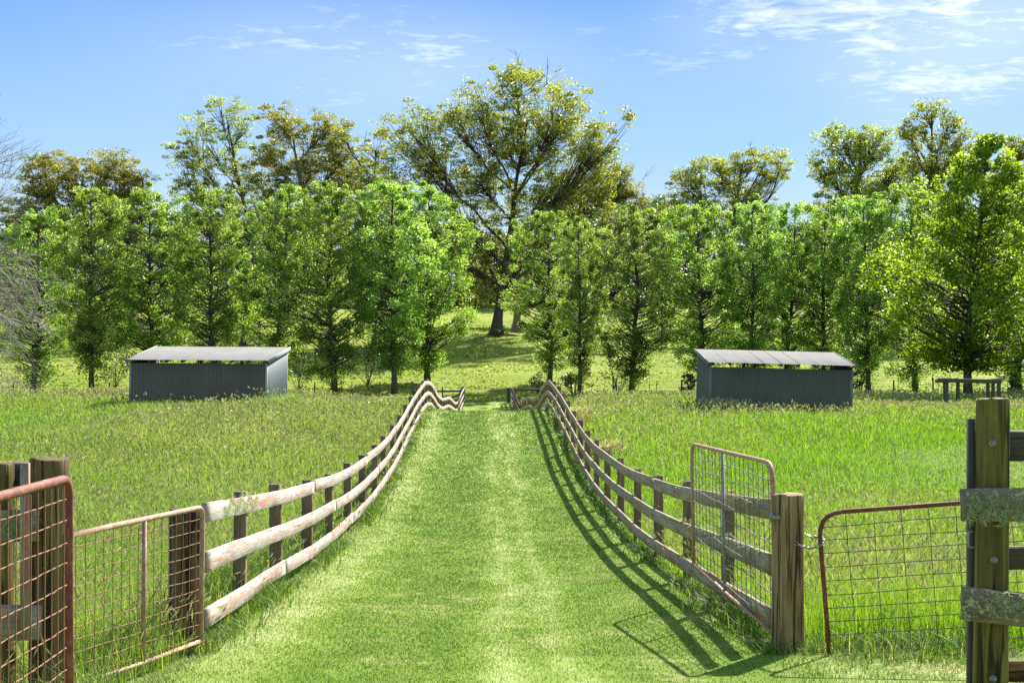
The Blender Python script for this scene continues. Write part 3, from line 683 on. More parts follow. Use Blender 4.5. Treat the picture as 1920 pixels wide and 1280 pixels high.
# chain
def chain(P, mat, label):
    P = np.asarray(P, float); L = np.concatenate([[0], np.cumsum(np.linalg.norm(np.diff(P, axis=0), axis=1))]); n = int(L[-1] / .036)
    mb = MB(); ss = (np.arange(n) + .5) / n * L[-1]
    for k, s_ in enumerate(ss):
        c = np.array([np.interp(s_, L, P[:, q]) for q in range(3)]); c2 = np.array([np.interp(s_ + .01, L, P[:, q]) for q in range(3)])
        t_ = c2 - c; t_ /= np.linalg.norm(t_) + 1e-9; sv = np.cross(t_, (0, .5, 1) if k % 2 else (0, 1, -.5)); sv /= np.linalg.norm(sv)
        a = np.arange(11) * 2 * math.pi / 10
        tube(mb, [c + t_ * math.cos(q) * .026 + sv * math.sin(q) * .014 for q in a], .0045, 5, False)
    o = mb.build('chain', mat, loc=tuple(P[0])); tag(o, label, 'chain'); return o
dP = 11.66
chain([(X(1488, dP), dP - .0, Z(1016, dP)), (X(1500, dP), dP - .02, Z(1022, dP)), (X(1520, 11.5), 11.45, Z(1026, 11.5)), (X(1537, 11.5), 11.46, Z(1020, 11.5)), (X(1546, 11.5), 11.5, Z(1012, 11.5)), (X(1538, 11.55), 11.56, Z(1008, 11.5)), (X(1522, 11.6), 11.62, Z(1007, 11.6)), (X(1511, 11.8), 11.8, Z(1000, 11.8))], M['steel'], 'short steel chain tying the closed gate to its brown post')

# ------------------------------------------------------------------ near post-and-rail fences either side of the camera
def log_rail(mb, x0, x1, y, z0, z1, hgt, th, rng, u0):
    xs_ = np.linspace(x0, x1, 8); P = np.stack([xs_, np.full(8, y) + rng.normal(0, .004, 8), np.linspace(z0, z1, 8) + rng.normal(0, .004, 8)], -1)
    sweep(mb, P, rect(th, hgt, .014), (0, 1, 0), (0, 0, 1), .004, rng, u0=u0)
rng = np.random.default_rng(81); D = 9.25
px_ = X(1856, D); root = empty('post_rail_fence', (px_, D, gz(px_, D)), 'stout rail fence with lichen rails on a tall mossy green post', 'fence', 'stout fences beside the near gateway')
mb = MB(); round_post(mb, px_, D, gz(px_, D) - .3, Z(747, D), .106, rng, (.02, 0), 22); mb.build('post', M['post_moss'], root, (px_, D, gz(px_, D)), flat=False)
mb = MB(); round_post(mb, px_ + 2.4, D, gz(px_ + 2.4, D) - .3, Z(760, D), .105, rng); mb.build('post', M['post_moss'], root, (px_ + 2.4, D, gz(px_ + 2.4, D)), flat=False)
for (x0, yy, ya, yb, hh, m_) in ((1804, D - .145, 946, 944, .205, 'rail_lichen'), (1804, D - .145, 1131, 1190, .215, 'rail_lichen'), (1816, D + .15, 836, 836, .2, 'timber_dark'), (1822, D + .15, 1046, 1046, .155, 'timber_dark'), (1822, D + .15, 1258, 1256, .14, 'strainer_warm')):
    mb = MB(); log_rail(mb, X(x0, yy), X(1856, D) + 2.7, yy, Z(ya, yy), Z(ya, yy) + (Z(yb, yy) - Z(ya, yy)) * (2.7 / .35) * .22, hh, .06, rng, rng.uniform(0, 30))
    r_ = mb.build('rail', M[m_], root, (X(x0, yy), yy, Z(ya, yy)))
lichen_on(root, X(1815, 9.07), X(1935, 9.07), 9.07, 9.07, Z(950, 9.07), Z(950, 9.07), 1900, 5, (0, -1, .1), .06)
lichen_on(root, X(1850, 9.07), X(1935, 9.07), 9.07, 9.07, Z(1130, 9.07), Z(1140, 9.07), 500, 9, (0, -1, .1), .04)
for (bx, by) in ((1861, 831), (1864, 1049), (1862, 1272)):
    mb = MB(); c = np.array([X(bx, 9.13), 9.14, Z(by, 9.13)]); tube(mb, [c, c + [0, -.045, 0]], .011, 8); tube(mb, [c + [0, -.005, 0], c + [0, -.014, 0]], .024, 12)
    mb.build('bolt', M['steel'], root, tuple(c))
mb = MB(); box(mb, (X(1822, 9.32), 9.34, Z(1000, 9.3) - .3), (.045, .05, 2.1)); mb.build('batten', M['timber_dark'], root, (X(1822, 9.3), 9.33, Z(1000, 9.3)))
mb = MB(); c = np.array([X(1815, 9.25), 9.2, Z(1008, 9.25)]); tube(mb, [c + [.03, 0, -.055], c + [-.015, -.01, -.05], c + [-.02, -.012, 0], c + [-.015, -.01, .045], c + [.012, -.008, .048]], .009, 7); mb.build('hook', M['steel'], root, tuple(c))

rng = np.random.default_rng(82); D = 9.25; px_ = X(-6, D)
root = empty('post_rail_fence', (px_, D, gz(px_, D)), 'stout rail fence with grey lichened board ends behind the rusty red gate', 'fence', 'stout fences beside the near gateway')
mb = MB(); round_post(mb, px_, D, gz(px_, D) - .3, Z(867, D), .112, rng, (0, 0), 20); mb.build('post', M['post_moss'], root, (px_, D, gz(px_, D)), flat=False)
mb = MB(); round_post(mb, px_ - 2.3, D, gz(px_ - 2.3, D) - .3, Z(867, D), .112, rng); mb.build('post', M['post_moss'], root, (px_ - 2.3, D, gz(px_ - 2.3, D)), flat=False)
for (x1, yy, ya, hh, m_) in ((70, D - .16, 983, .2, 'rail_lichen'), (77, D - .16, 1166, .22, 'rail_grey'), (60, D + .15, 888, .16, 'timber_dark')):
    mb = MB(); log_rail(mb, px_ - 2.6, X(x1, yy), yy, Z(ya, yy) - .06, Z(ya, yy), hh, .06, rng, rng.uniform(0, 30)); mb.build('rail', M[m_], root, (X(x1, yy), yy, Z(ya, yy)))
lichen_on(root, X(0, 9.05), X(40, 9.05), 9.05, 9.05, Z(985, 9.05), Z(985, 9.05), 700, 6, (0, -1, .1), .07)
mb = MB(); box(mb, (X(45, 9.0), 9.02, (Z(868, 9.0) + Z(1200, 9.0)) / 2), (.055, .035, Z(868, 9.0) - Z(1200, 9.0)), u0=4.0); mb.build('batten', M['rail_grey'], root, (X(45, 9.0), 9.02, Z(1030, 9.0)))

# ------------------------------------------------------------------ sheds
def corrugated(mb, o, du, dv, lu, lv, nrm, pitch=.105, amp=.02, vtop=None):
    """sheet spanned by du (across the waves) and dv; vtop(u) gives length along dv"""
    nn = int(lu / pitch * 6); u = np.linspace(0, lu, nn + 1)
    w_ = amp * np.sin(u / pitch * 2 * math.pi)
    o, du, dv, nrm = [np.asarray(v, float) for v in (o, du, dv, nrm)]
    l = np.full(len(u), lv) if vtop is None else np.array([vtop(q) for q in u])
    A = o + u[:, None] * du + w_[:, None] * nrm; B = A + l[:, None] * dv
    n = len(u); V = np.concatenate([A, B]); i = np.arange(n - 1)
    Q = np.stack([i, i + 1, n + i + 1, n + i], -1)
    V2 = V - nrm * .0015; V = np.concatenate([V, V2]); Q = np.concatenate([Q, Q[:, ::-1] + 2 * n])
    edge = np.stack([n + i, n + i + 1, 3 * n + i + 1, 3 * n + i], -1)
    mb.add(V, np.concatenate([Q, edge]))

def shed(S, wall_m, end_m, flash_m, zf_wall, zf_eave, zb_eave, tilt, label, rafters, open_gap=True):
    w_, dp, rot = S['w'], S['d'], S['rot']; x0, y0 = S['x'], S['y']
    zg = min(gz(x0, y0), gz(x0 + w_, y0)) - .1
    root = empty('field_shed', (x0, y0, zg), label, 'shed', 'corrugated iron sheds in the meadow')
    parts = []
    def put(mb, name, m, flat=True):
        o = bpy.data.objects.new(name, mb.mesh(name, m, (0, 0, 0), flat)); COL.objects.link(o); o.parent = root; parts.append(o)
    H = zf_wall - zg; Ef = zf_eave - zg; Eb = zb_eave - zg
    Hb = H + (Eb - Ef)
    mb = MB(); corrugated(mb, (0.04, 0, 0), (1, 0, 0), (0, 0, 1), w_ - .08, H, (0, -1, 0)); put(mb, 'front_wall', wall_m)
    mb = MB(); corrugated(mb, (0, .04, 0), (0, 1, 0), (0, 0, 1), dp - .08, H, (-1, 0, 0), vtop=lambda q: Ef - .09 + (Eb - Ef) * q / dp); put(mb, 'end_wall', wall_m)
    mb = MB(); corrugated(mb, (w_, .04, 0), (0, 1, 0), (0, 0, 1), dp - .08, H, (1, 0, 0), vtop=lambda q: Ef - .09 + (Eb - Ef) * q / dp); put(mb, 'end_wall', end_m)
    ov = .14; sl = (Eb - Ef) / dp; L = math.hypot(dp + 2 * ov, sl * (dp + 2 * ov)); v = np.array([0, dp + 2 * ov, sl * (dp + 2 * ov)]) / L
    nr = np.cross((1, 0, 0), v)
    mb = MB(); corrugated(mb, (-.10, -ov, Ef - sl * ov), (1, 0, 0), v, w_ + .2, L, nr, amp=.0105); put(mb, 'roof', M['sheet_roof'])
    # sheet laps on the roof
    mb = MB()
    for k in range(1, 8):
        u = -.1 + (w_ + .2) * k / 8; a = np.array([u, -ov, Ef - sl * ov]) + nr * .013; sweep(mb, [a, a + v * L], rect(.012, .004, .001), (1, 0, 0), nr)
    if open_gap: put(mb, 'roof_lap', M['sheet_roof'])
    for xx in (-.115, w_ + .115):
        mb = MB(); a = np.array([xx, -ov - .01, Ef - sl * ov - .045]); sweep(mb, [a, a + v * (L + .02)], rect(.022, .15, .003), (1, 0, 0), nr); put(mb, 'barge_board', flash_m)
    for xx in (0.0, w_):
        for yy in (0.0, dp):
            hh = H if yy == 0 else Hb
            mb = MB(); box(mb, (xx + (.01 if xx == 0 else -.01), yy + (.012 if yy == 0 else -.012), hh / 2), (.075, .075, hh)); put(mb, 'corner_flashing', flash_m)
    for k in range(rafters):
        u = .12 + (w_ - .24) * k / (rafters - 1)
        mb = MB(); a = np.array([u, -.04, Ef - .075]); sweep(mb, [a, a + v * (dp + .05)], rect(.06, .12, .004), (1, 0, 0), nr, u0=k * 3.1); put(mb, 'rafter', M['rafter'])
    mb = MB(); sweep(mb, [(.04, .06, H - .05), (w_ - .04, .06, H - .05)], rect(.05, .09, .004), (0, 1, 0), (0, 0, 1)); put(mb, 'top_plate', M['rafter'])
    mb = MB(); sweep(mb, [(.04, dp - .04, Hb - .06), (w_ - .04, dp - .04, Hb - .06)], rect(.05, .14, .004), (0, 1, 0), (0, 0, 1)); put(mb, 'rear_beam', M['rafter'])
    for k in range(4):
        u = .15 + (w_ - .3) * k / 3
        if k in (1, 2):
            mb = MB(); round_post(mb, u, dp - .1, 0, Hb - .13, .07, np.random.default_rng(k)); put(mb, 'post', M['rafter'])
    root.rotation_euler = (0, tilt, rot)
    return root
shed(SHED_A, M['sheet_wall'], M['flash_and_lit_end'], M['flash'], Z(680, 56), Z(673, 56), Z(650, 59.7), R(.45), 'grey corrugated iron shed with a brightly sunlit end wall', 9, False)  # end wall sheet lighter than the front: sunlight put into its colour
shed(SHED_B, M['sheet_green'], M['sheet_green'], M['flash_and_lit_end'], Z(687.5, 55), Z(678, 55), Z(655, 58.6), R(1.4), 'green-grey corrugated iron shed with daylight gap and rafters under its eave', 9)

# ------------------------------------------------------------------ lane end gate, cross fences, loading frame
rng = np.random.default_rng(91); DE = 106.4
xl, xr = X(868, DE), X(954, DE)
for (xx, lab, s_) in ((xl, 'short dark gate post ending the pale sunlit fence', 1), (xr, 'short dark gate post ending the shaded fence', 2)):
    mb = MB(); round_post(mb, xx, DE, gz(xx, DE) - .2, Z(727, DE), .13, np.random.default_rng(s_)); o = mb.build('gate_post', M['timber_dark'], loc=(xx, DE, gz(xx, DE))); tag(o, lab, 'post', 'posts of the far lane gate')
gate('wire_gate', (xl + .15, DE, gz(0, DE) + .1), (xr - .15, DE, gz(0, DE) + .1), (xl + .15, DE, Z(728, DE)), (xr - .15, DE, Z(728, DE)), .016, (M['wire_grey'], M['wire_dark'], M['wire_dark']), 5, 8, [.32, .64], 'slim wire gate closing the far end of the mown lane', 92, .05, .004, .004, grp=None)
def cross_fence(name, x0, x1, y, posts, label, seed, top=1.15):
    rng = np.random.default_rng(seed); root = empty(name, (x0, y, gz(x0, y)), label, 'fence', 'wire fences across the lane end')
    for (px, h, r_, m_) in posts:
        x = X(px, y); mb = MB(); tube(mb, [(x, y, gz(x, y) - .2), (x + rng.normal(0, .03), y, gz(x, y) + h)], r_, 7, u0=px); mb.build('post', M[m_], root, (x, y, gz(x, y)))
    for k in range(5):
        xs_ = np.linspace(x0, x1, 24); zz = ground(xs_, np.full(24, y)) + .2 + k * (top - .25) / 4
        mb = MB(); tube(mb, np.stack([xs_, np.full(24, y - .03), zz], -1), .005, 4, False); mb.build('wire', M['wire_dark'], root, (x0, y, float(zz[0])))
    return root
crp = [(1078, 1.1, .05, 'timber_dark'), (1150, 1.2, .06, 'timber_dark'), (1217, 1.15, .025, 'wire_dark'), (1231, 1.15, .025, 'wire_dark'), (1278, 1.25, .07, 'timber_dark'), (1345, 1.1, .05, 'timber_dark'), (1420, 1.1, .05, 'timber_dark'), (1500, 1.1, .05, 'timber_dark'), (1585, 1.1, .05, 'timber_dark'),
       (1675, 1.15, .06, 'timber_dark'), (1683, 1.15, .025, 'wire_grey'), (1749, 1.05, .06, 'timber_dark'), (1769, 1.15, .03, 'wire_dark'), (1862, 1.15, .05, 'timber_dark'), (1889, 1.15, .025, 'wire_dark'), (1940, 1.1, .05, 'timber_dark'), (2010, 1.1, .05, 'timber_dark')]
cf_ = cross_fence('wire_fence', X(956, DE), X(2060, DE), DE, crp, 'wire fence with dark posts running from the lane end past the platform frame', 93)
mb = MB(); tube(mb, [(X(1148, DE), DE - .05, gz(X(1148, DE), DE)), (X(1156, DE), DE - .05, gz(X(1150, DE), DE) + 1.1)], .045, 6); mb.build('brace', M['timber_dark'], cf_, (X(1150, DE), DE, gz(X(1150, DE), DE)))
cl_ = cross_fence('wire_fence', X(-120, DE), X(866, DE), DE, [(p, 1.1, .05 if p % 3 else .03, 'timber_dark') for p in (-60, 25, 120, 205, 590, 660, 712, 775, 830)], 'wire fence with dark posts running from the lane end behind the sunlit-end shed', 94)
for rt_, a, b in ((cl_, 772, 864), (cf_, 958, 1020)):
    mb = MB(); tube(mb, [(X(a, DE), DE - .1, Z(734 if a < 900 else 730.5, DE)), (X(b, DE), DE - .1, Z(733 if a < 900 else 730, DE))], .07, 8); mb.build('rail', M['timber_dark'], rt_, (X(a, DE), DE, Z(733, DE)))
    e = (b, a)[a > 900]; s_ = -1 if a < 900 else 1
    mb = MB(); tube(mb, [(X(e, DE), DE - .12, Z(735, DE)), (X(e, DE) + s_ * .9, DE - .12, Z(752, DE))], .05, 6); mb.build('brace', M['timber_dark'], rt_, (X(e, DE), DE, Z(740, DE)))
# magpie-like bird on a post
bx, bz = X(1749, DE), gz(X(1749, DE), DE) + 1.05
mb = MB(); pts = [(-.02, 0, .02), (0, 0, .08), (.01, 0, .16), (-.01, 0, .24), (-.03, 0, .29), (-.035, 0, .335), (-.03, 0, .36)]
tube(mb, [(bx + p[0], DE + p[1], bz + p[2]) for p in pts], [.025, .062, .082, .07, .05, .048, .02], 10)
tube(mb, [(bx - .06, DE, bz + .33), (bx - .13, DE, bz + .325)], [.015, .003], 6); tube(mb, [(bx + .02, DE, bz + .06), (bx + .09, DE, bz - .10)], [.03, .02], 6)
for q in (-.02, .02): tube(mb, [(bx + q, DE, bz + .06), (bx + q, DE, bz - .012)], .008, 5)
o = mb.build('bird', M['bird'], loc=(bx, DE, bz), flat=False); tag(o, 'small black bird perched on a fence post', 'bird')
# timber platform frame
DF = 70.0; rng = np.random.default_rng(95); fx0, fx1 = X(1771, DF), X(1877, DF); ft = Z(713, DF)
root = empty('timber_frame', (fx0, DF, gz(fx0, DF)), 'low open frame of dark timber beams on posts under the tall bright tree', 'timber frame')
for (x, y) in ((1775, 70), (1796, 70.9), (1852, 70.9), (1873, 70), (1772, 71.6), (1862, 71.6)):
    mb = MB(); xx = X(x, y); square_post(mb, xx, y, gz(xx, y) - .2, ft - .06, .15, .15, rng, u0=x); mb.build('leg', M['timber_dark'], root, (xx, y, gz(xx, y)))
for (x0, y0, x1, y1) in ((fx0, 69.95, fx1, 69.95), (fx0 + .15, 71.65, fx1 - .1, 71.65), (fx0 + .05, 70.02, fx0 + .05, 71.6), (fx1 - .05, 70.02, fx1 - .05, 71.6), (X(1796, 70), 70.02, X(1796, 70), 71.6)):
    mb = MB(); dr = np.array([x1 - x0, y1 - y0, 0]); dr /= np.linalg.norm(dr)
    off = .0 if abs(dr[0]) > .5 else .012
    sweep(mb, [(x0, y0, ft + off), (x1, y1, ft - .05 + off)], rect(.1, .2, .01), (dr[1], -dr[0], 0), (0, 0, 1), .003, rng, u0=x0); mb.build('beam', M['timber_dark'], root, (x0, y0, ft))

# ------------------------------------------------------------------ trees
def leaves(mb, C, size, rng, rc, cup=.0, up=.35, aspect=.62):
    """diamond leaves at centres C; rc: per leaf clump random, plus any painted top light"""
    n = len(C)
    nrm = rng.normal(0, 1, (n, 3)); nrm[:, 2] += up * 2; nrm /= np.linalg.norm(nrm, axis=1)[:, None]
    a = np.cross(nrm, rng.normal(0, 1, (n, 3))); a /= np.linalg.norm(a, axis=1)[:, None] + 1e-9
    b = np.cross(nrm, a)
    s = size * rng.uniform(.6, 1.35, n)[:, None]
    V = np.stack([C - a * s * .5, C + b * s * .5 * aspect - a * s * .05, C + a * s * .5 - nrm * s * cup, C - b * s * .5 * aspect - a * s * .05], 1).reshape(-1, 3)
    mb.add(V, np.arange(n)[:, None] * 4 + np.array([[0, 1, 2, 3]]), U=np.repeat(np.stack([rng.uniform(0, 1, n), rc], -1), 4, 0))

def limb(mb, a, b, r0, r1, rng, sag=.15, n=6, k=5, up=0.5):
    a, b = np.asarray(a, float), np.asarray(b, float); L = np.linalg.norm(b - a)
    m = (a + b) / 2 + rng.normal(0, L * .05, 3); m[2] += -L * sag * up
    s = np.linspace(0, 1, n)[:, None]
    P = (1 - s) ** 2 * a + 2 * s * (1 - s) * m + s * s * b
    P[1:-1] += rng.normal(0, L * .012, (n - 2, 3))
    tube(mb, P, np.linspace(r0, r1, n), k, False, u0=rng.uniform(0, 9))
    return P

def plane_tree(seed, H=17.0, Rm=2.6, nc=150, per=100, leaf=.22, clr=.62, base=.07, spire=.62, wide=.36, r0=.20, mats=('bark_plane', 'leaf_plane')):
    """upright leafy tree; returns (trunk mesh, crown mesh) around the origin"""
    rng = np.random.default_rng(seed); tb, cb = MB(), MB()
    zs = np.linspace(0, H * .97, 14); wob = np.cumsum(rng.normal(0, .07, (14, 2)), 0); wob -= wob[0]
    TP = np.concatenate([wob, zs[:, None]], 1); TP[0, 2] = -.3
    tr = r0 * (1 - zs / (H * 1.02)) ** .8 + .012; tr[0] *= 1.35
    tube(tb, TP, tr, 10)
    tp = lambda z: np.array([np.interp(z, zs, TP[:, 0]), np.interp(z, zs, TP[:, 1]), z])
    C = []; cr = []
    az0 = rng.uniform(0, 6.28)
    for k in range(nc):
        t_ = base + (1 - base) * ((k + rng.uniform(0, 1)) / nc) ** .92
        q = (t_ - base) / (1 - base)
        env = (min(1, q / wide) ** .55) * (1 - max(0, (q - wide) / (1 - wide)) ** 1.7) ** spire
        az = az0 + k * 2.399 + rng.normal(0, .4)
        env *= (1 + .30 * math.sin(az * 2 + seed) + .22 * math.sin(q * 15 + seed * 1.7 + az)) * 1
        if rng.uniform() > min(1.0, .30 + .85 * env) : continue
        rad = Rm * env * rng.uniform(.12, 1.08) ** .55
        c = tp(H * min(t_, .97)) + np.array([math.cos(az) * rad, math.sin(az) * rad, rng.normal(0, .25)])
        zr = max(rng.uniform(1.6, 3.4), H * t_ - rad * rng.uniform(.2, .75) - .2); zr = min(zr, max(H * t_ + .3, 1.2))
        a = tp(min(zr, H * .93)); 
        if rad > .35: limb(tb, a, c, max(.02, .075 * (1 - t_) + .02), .008, rng, .12, 5, 4)
        m = int(per * rng.uniform(.3, 1.5)); dirs = rng.normal(0, 1, (m, 3)); dirs /= np.linalg.norm(dirs, axis=1)[:, None]
        cc = c + dirs * (rng.uniform(.1, 1, m) ** .45)[:, None] * np.array([clr, clr, clr * .95]) * rng.uniform(.6, 1.35) * (1 - .35 * q ** 3)
        C.append(cc); cr.append(np.full(m, rng.uniform(0, 1)))
    C = np.concatenate(C); cr = np.concatenate(cr)
    leaves(cb, C, leaf, rng, np.clip(cr + .25 * (C[:, 2] / H - .5), 0, 1), .12, .35)  # tone rises with height, so crown tops carry painted sunlight
    return tb.mesh('trunk', M[mats[0]], flat=False), cb.mesh('crown', M[mats[1]])

def put_tree(name, meshes, x, y, z, label, group, sc=(1, 1, 1), rz=0.0, cat='tree'):
    root = empty(name, (x, y, z), label, cat, group)
    root.rotation_euler = (0, 0, rz); root.scale = sc
    for nm, me in zip(('trunk', 'crown'), meshes):
        if me is None: continue
        o = bpy.data.objects.new(nm, me); COL.objects.link(o); o.parent = root
    return root

VAR = [plane_tree(100 + k, 17, 3.4, 290, 165, .155, .58, (.06, .10, .05, .08, .06)[k], (.36, .30, .42, .32, .40)[k], (.42, .55, .48, .40, .5)[k]) for k in range(5)]
ROWG = 'young leafy trees in a row beyond the meadow'
row = [  # px, distance, top row, variant, width, label
    (62, 113, 385, 0, .95, 'leafy row tree whose trunk shows behind the bare grey branches'),
    (172, 111, 350, 1, 1.0, 'full leafy row tree just before the sunlit-end shed'),
    (285, 114, 348, 2, 1.05, 'leafy row tree rising over the far back corner of the sunlit-end shed'),
    (404, 112, 342, 3, 1.0, 'leafy row tree behind the middle of the sunlit-end shed roof'),
    (517, 113, 338, 4, 1.0, 'forked leafy row tree behind the sunlit end of the grey shed'),
    (628, 111, 336, 0, 1.1, 'leafy row tree in the open grass next past the sunlit-end shed'),
    (740, 111, 338, 1, 1.1, 'leafy row tree with a low crooked branch by its trunk, near the lane crest'),
    (801, 119, 345, 2, 1.15, 'leafy row tree directly behind the crest of the sunlit fence'),
    (1030, 119, 390, 3, .95, 'leafy row tree directly behind the crest of the shaded fence'),
    (1086, 108.3, 395, 4, .66, 'slim leafy row tree with a bush at its foot by the shaded fence'),
    (1184, 110, 385, 0, 1.05, 'leafy row tree standing in open grass midway to the green-grey shed'),
    (1314, 112, 378, 1, .95, 'leafy row tree behind the shaded end wall of the green-grey shed'),
    (1412, 113, 370, 2, .9, 'leafy row tree behind the middle of the green-grey shed roof'),
    (1478, 115, 372, 3, .8, 'narrow leafy row tree filling the gap above the green-grey shed roof'),
    (1545, 113, 375, 4, .9, 'leafy row tree above the far corner of the green-grey shed roof'),
    (1628, 110, 362, 1, .95, 'leafy row tree with a shrub at its foot just past the green-grey shed'),
    (1718, 108, 338, 0, 1.1, 'leafy row tree with a pale trunk between the shed and the timber frame'),
    (1912, 108, 330, 2, 1.2, 'leafy row tree with a dark trunk at the edge of the view'),
]
for k, (px, d, ty, v, wsc, lab) in enumerate(row):
    x = X(px, d); z = gz(x, d); Ht = Z(ty, d) - z
    ro = put_tree('leafy_tree', VAR[v], x, d, z, lab, ROWG, (wsc * 1.06, wsc, Ht / 17.2), k * 1.7)
    ro.rotation_euler = (.025 * math.sin(k * 2.3), .03 * math.sin(k * 3.1 + 1), k * 1.7)
# lone bright tree in front of the row
big = plane_tree(140, 17, 4.9, 500, 130, .205, .66, .10, .8, .22, .26, ('bark_plane', 'leaf_big'))
d = 88; x = X(1816, d); z = gz(x, d)
put_tree('leafy_tree', big, x, d, z, 'tallest bright yellow-green tree standing over the timber frame', 'bright large-leaved trees', (1, 1, (Z(250, d) - z) / 17.1), 0).rotation_euler = (0, .07, 0)
big2 = plane_tree(141, 12, 3.6, 170, 100, .26, .75, .12, .6, .3, .2, ('bark_plane', 'leaf_big'))
d = 100; x = X(1722, d); z = gz(x, d)
d = 96; x = X(1990, d); z = gz(x, d)
put_tree('leafy_tree', big2, x, d, z, 'bright large-leaved tree half cut by the view edge beside the tallest one', 'bright large-leaved trees', (1.1, 1.1, 1.1), 2.1)

def gum(name, seed, d, trunk_px, lobes, leaf, per, dens, mats, r0, label, group, flat=.62, cl=1.0, K=14, dead=0, depth=.75, airy=.0):
    """old eucalypt: trunk and limbs fanning out to flat leaf clumps; trunk and lobes given in picture units at distance d"""
    rng = np.random.default_rng(seed); tb, cb = MB(), MB()
    x0 = X(trunk_px[0][0], d); z0 = gz(x0, d)
    s = d / F
    TP = np.array([(X(a, d), d + rng.normal(0, .3) * (i > 0), Z(b, d)) for i, (a, b) in enumerate(trunk_px)])
    TP[0, 2] = z0 - .4
    u = np.linspace(0, 1, len(TP)); uu = np.linspace(0, 1, 16)
    TP = np.stack([np.interp(uu, u, TP[:, q]) for q in range(3)], -1); TP[1:-1] = .5 * TP[1:-1] + .25 * (TP[:-2] + TP[2:])
    rr = r0 * (1 - uu * .93) ** .75; rr[0] *= 2.0; rr[1] *= 1.35; rr[2] *= 1.1
    tube(tb, TP, rr, 11)
    C = []
    for (cx, cy, rx, ry) in lobes:
        rx, ry = rx * 1.1, ry * 1.12
        n = max(4, int(rx * ry * dens * 1.25 / 100 * (s / .06) ** 2))
        v = rng.normal(0, 1, (n, 3)); v /= np.linalg.norm(v, axis=1)[:, None]
        q = rng.uniform(.08, 1, n) ** .42 * np.where(rng.uniform(0, 1, n) < .09, rng.uniform(1.05, 1.3, n), 1)
        C.append(np.stack([X(cx, d) + v[:, 0] * q * rx * s, d + v[:, 1] * q * rx * s * depth, Z(cy, d) + v[:, 2] * q * ry * s], -1))
    C = np.concatenate(C); n = len(C)
    # main limbs: k-means centres
    cen = C[rng.choice(n, min(K, n), replace=False)]
    for _ in range(6):
        lab_ = np.argmin(((C[:, None] - cen[None]) ** 2).sum(-1), 1)
        cen = np.array([C[lab_ == k].mean(0) if (lab_ == k).any() else cen[k] for k in range(len(cen))])
    limbs = []
    for k, c in enumerate(cen):
        dist = np.linalg.norm(c[:2] - TP[len(TP) // 2][:2])
        zt = np.clip(c[2] - dist * rng.uniform(.8, 1.5) - 1.5, TP[0, 2] + .24 * (TP[-1, 2] - TP[0, 2]), TP[-2, 2])
        a = np.array([np.interp(zt, TP[:, 2], TP[:, q]) for q in range(3)]); f = (zt - TP[0, 2]) / (TP[-1, 2] - TP[0, 2])
        lr = max(.08, r0 * .45 * (1 - f * .7))
        limbs.append(limb(tb, a, c, lr, .06, rng, .22, 9, 6))
    for k in range(n):
        Lb = limbs[lab_[k]]; q = 2 + int(np.argmin(((Lb[2:-1] - C[k] + [0, 0, 1.2]) ** 2).sum(1) + rng.uniform(0, 2, len(Lb) - 3)))
        q = max(2, q - int(rng.integers(0, 4))); a = Lb[q]; limb(tb, a, C[k] + [0, 0, -.3 * cl], .042, .014, rng, .15, 5, 4)
    for k in range(dead):
        c = C[rng.integers(n)]; L_ = rng.uniform(1.5, 3.5); dirv = np.array([rng.normal(0, .6), rng.normal(0, .4), rng.uniform(.4, 1.2)]); dirv /= np.linalg.norm(dirv)
        P_ = limb(tb, c - dirv * .5, c + dirv * L_, .05, .012, rng, -.1, 5, 4)
        for q in range(3): limb(tb, P_[2 + q % 2], P_[2 + q % 2] + dirv * L_ * .4 + rng.normal(0, .5, 3), .025, .008, rng, 0, 4, 4)
    LC = []; rc = []
    for k in range(n):
        m = int(per * .75 * rng.uniform(.3, 1.6)); R_ = cl * .76 * rng.uniform(.55, 1.4)
        v = rng.normal(0, 1, (m, 3)); v /= np.linalg.norm(v, axis=1)[:, None]; v[:, 2] = np.where(v[:, 2] < -.3, v[:, 2] * .5, v[:, 2])
        LC.append(C[k] + v * (rng.uniform(.15, 1, m) ** .45)[:, None] * np.array([R_, R_, R_ * flat])); rc.append(np.full(m, rng.uniform(0, 1)))
    LC = np.concatenate(LC); rc = np.concatenate(rc)
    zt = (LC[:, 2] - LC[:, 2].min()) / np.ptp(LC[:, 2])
    leaves(cb, LC, leaf * .88, rng, np.clip(.75 * rc + .4 * (zt - .3), 0, 1), .1, .15, .5)  # higher clumps paler: top light put into the leaf colour
    root = empty(name, (x0, d, z0), label, 'tree', group)
    tb.build('trunk', M[mats[0]], root, (x0, d, z0), flat=False); cb.build('crown', M[mats[1]], root, (x0, d, z0))
    return root
GG = 'old gum trees on the hill'
gum('gum_tree', 201, 160, [(930, 632), (934, 590), (942, 530), (952, 470), (962, 400), (968, 330), (990, 225)],
    [(985, 215, 130, 85), (1060, 270, 100, 80), (880, 280, 110, 80), (765, 245, 60, 45), (775, 320, 75, 60), (1120, 265, 35, 40), (1125, 320, 45, 50), (920, 380, 100, 60), (845, 215, 35, 30), (1020, 390, 70, 60), (960, 140, 60, 18), (1170, 225, 18, 18), (740, 400, 50, 45), (825, 430, 65, 45), (1075, 390, 75, 55), (1130, 385, 35, 40), (890, 460, 70, 60), (1000, 480, 60, 60), (905, 540, 45, 40), (965, 530, 40, 36)],
    .29, 95, 1.5, ('bark_gum', 'leaf_gum'), .58, 'tallest broad olive gum tree with a massive trunk at the gap above the lane', GG, .7, 1.15, 20, 6)
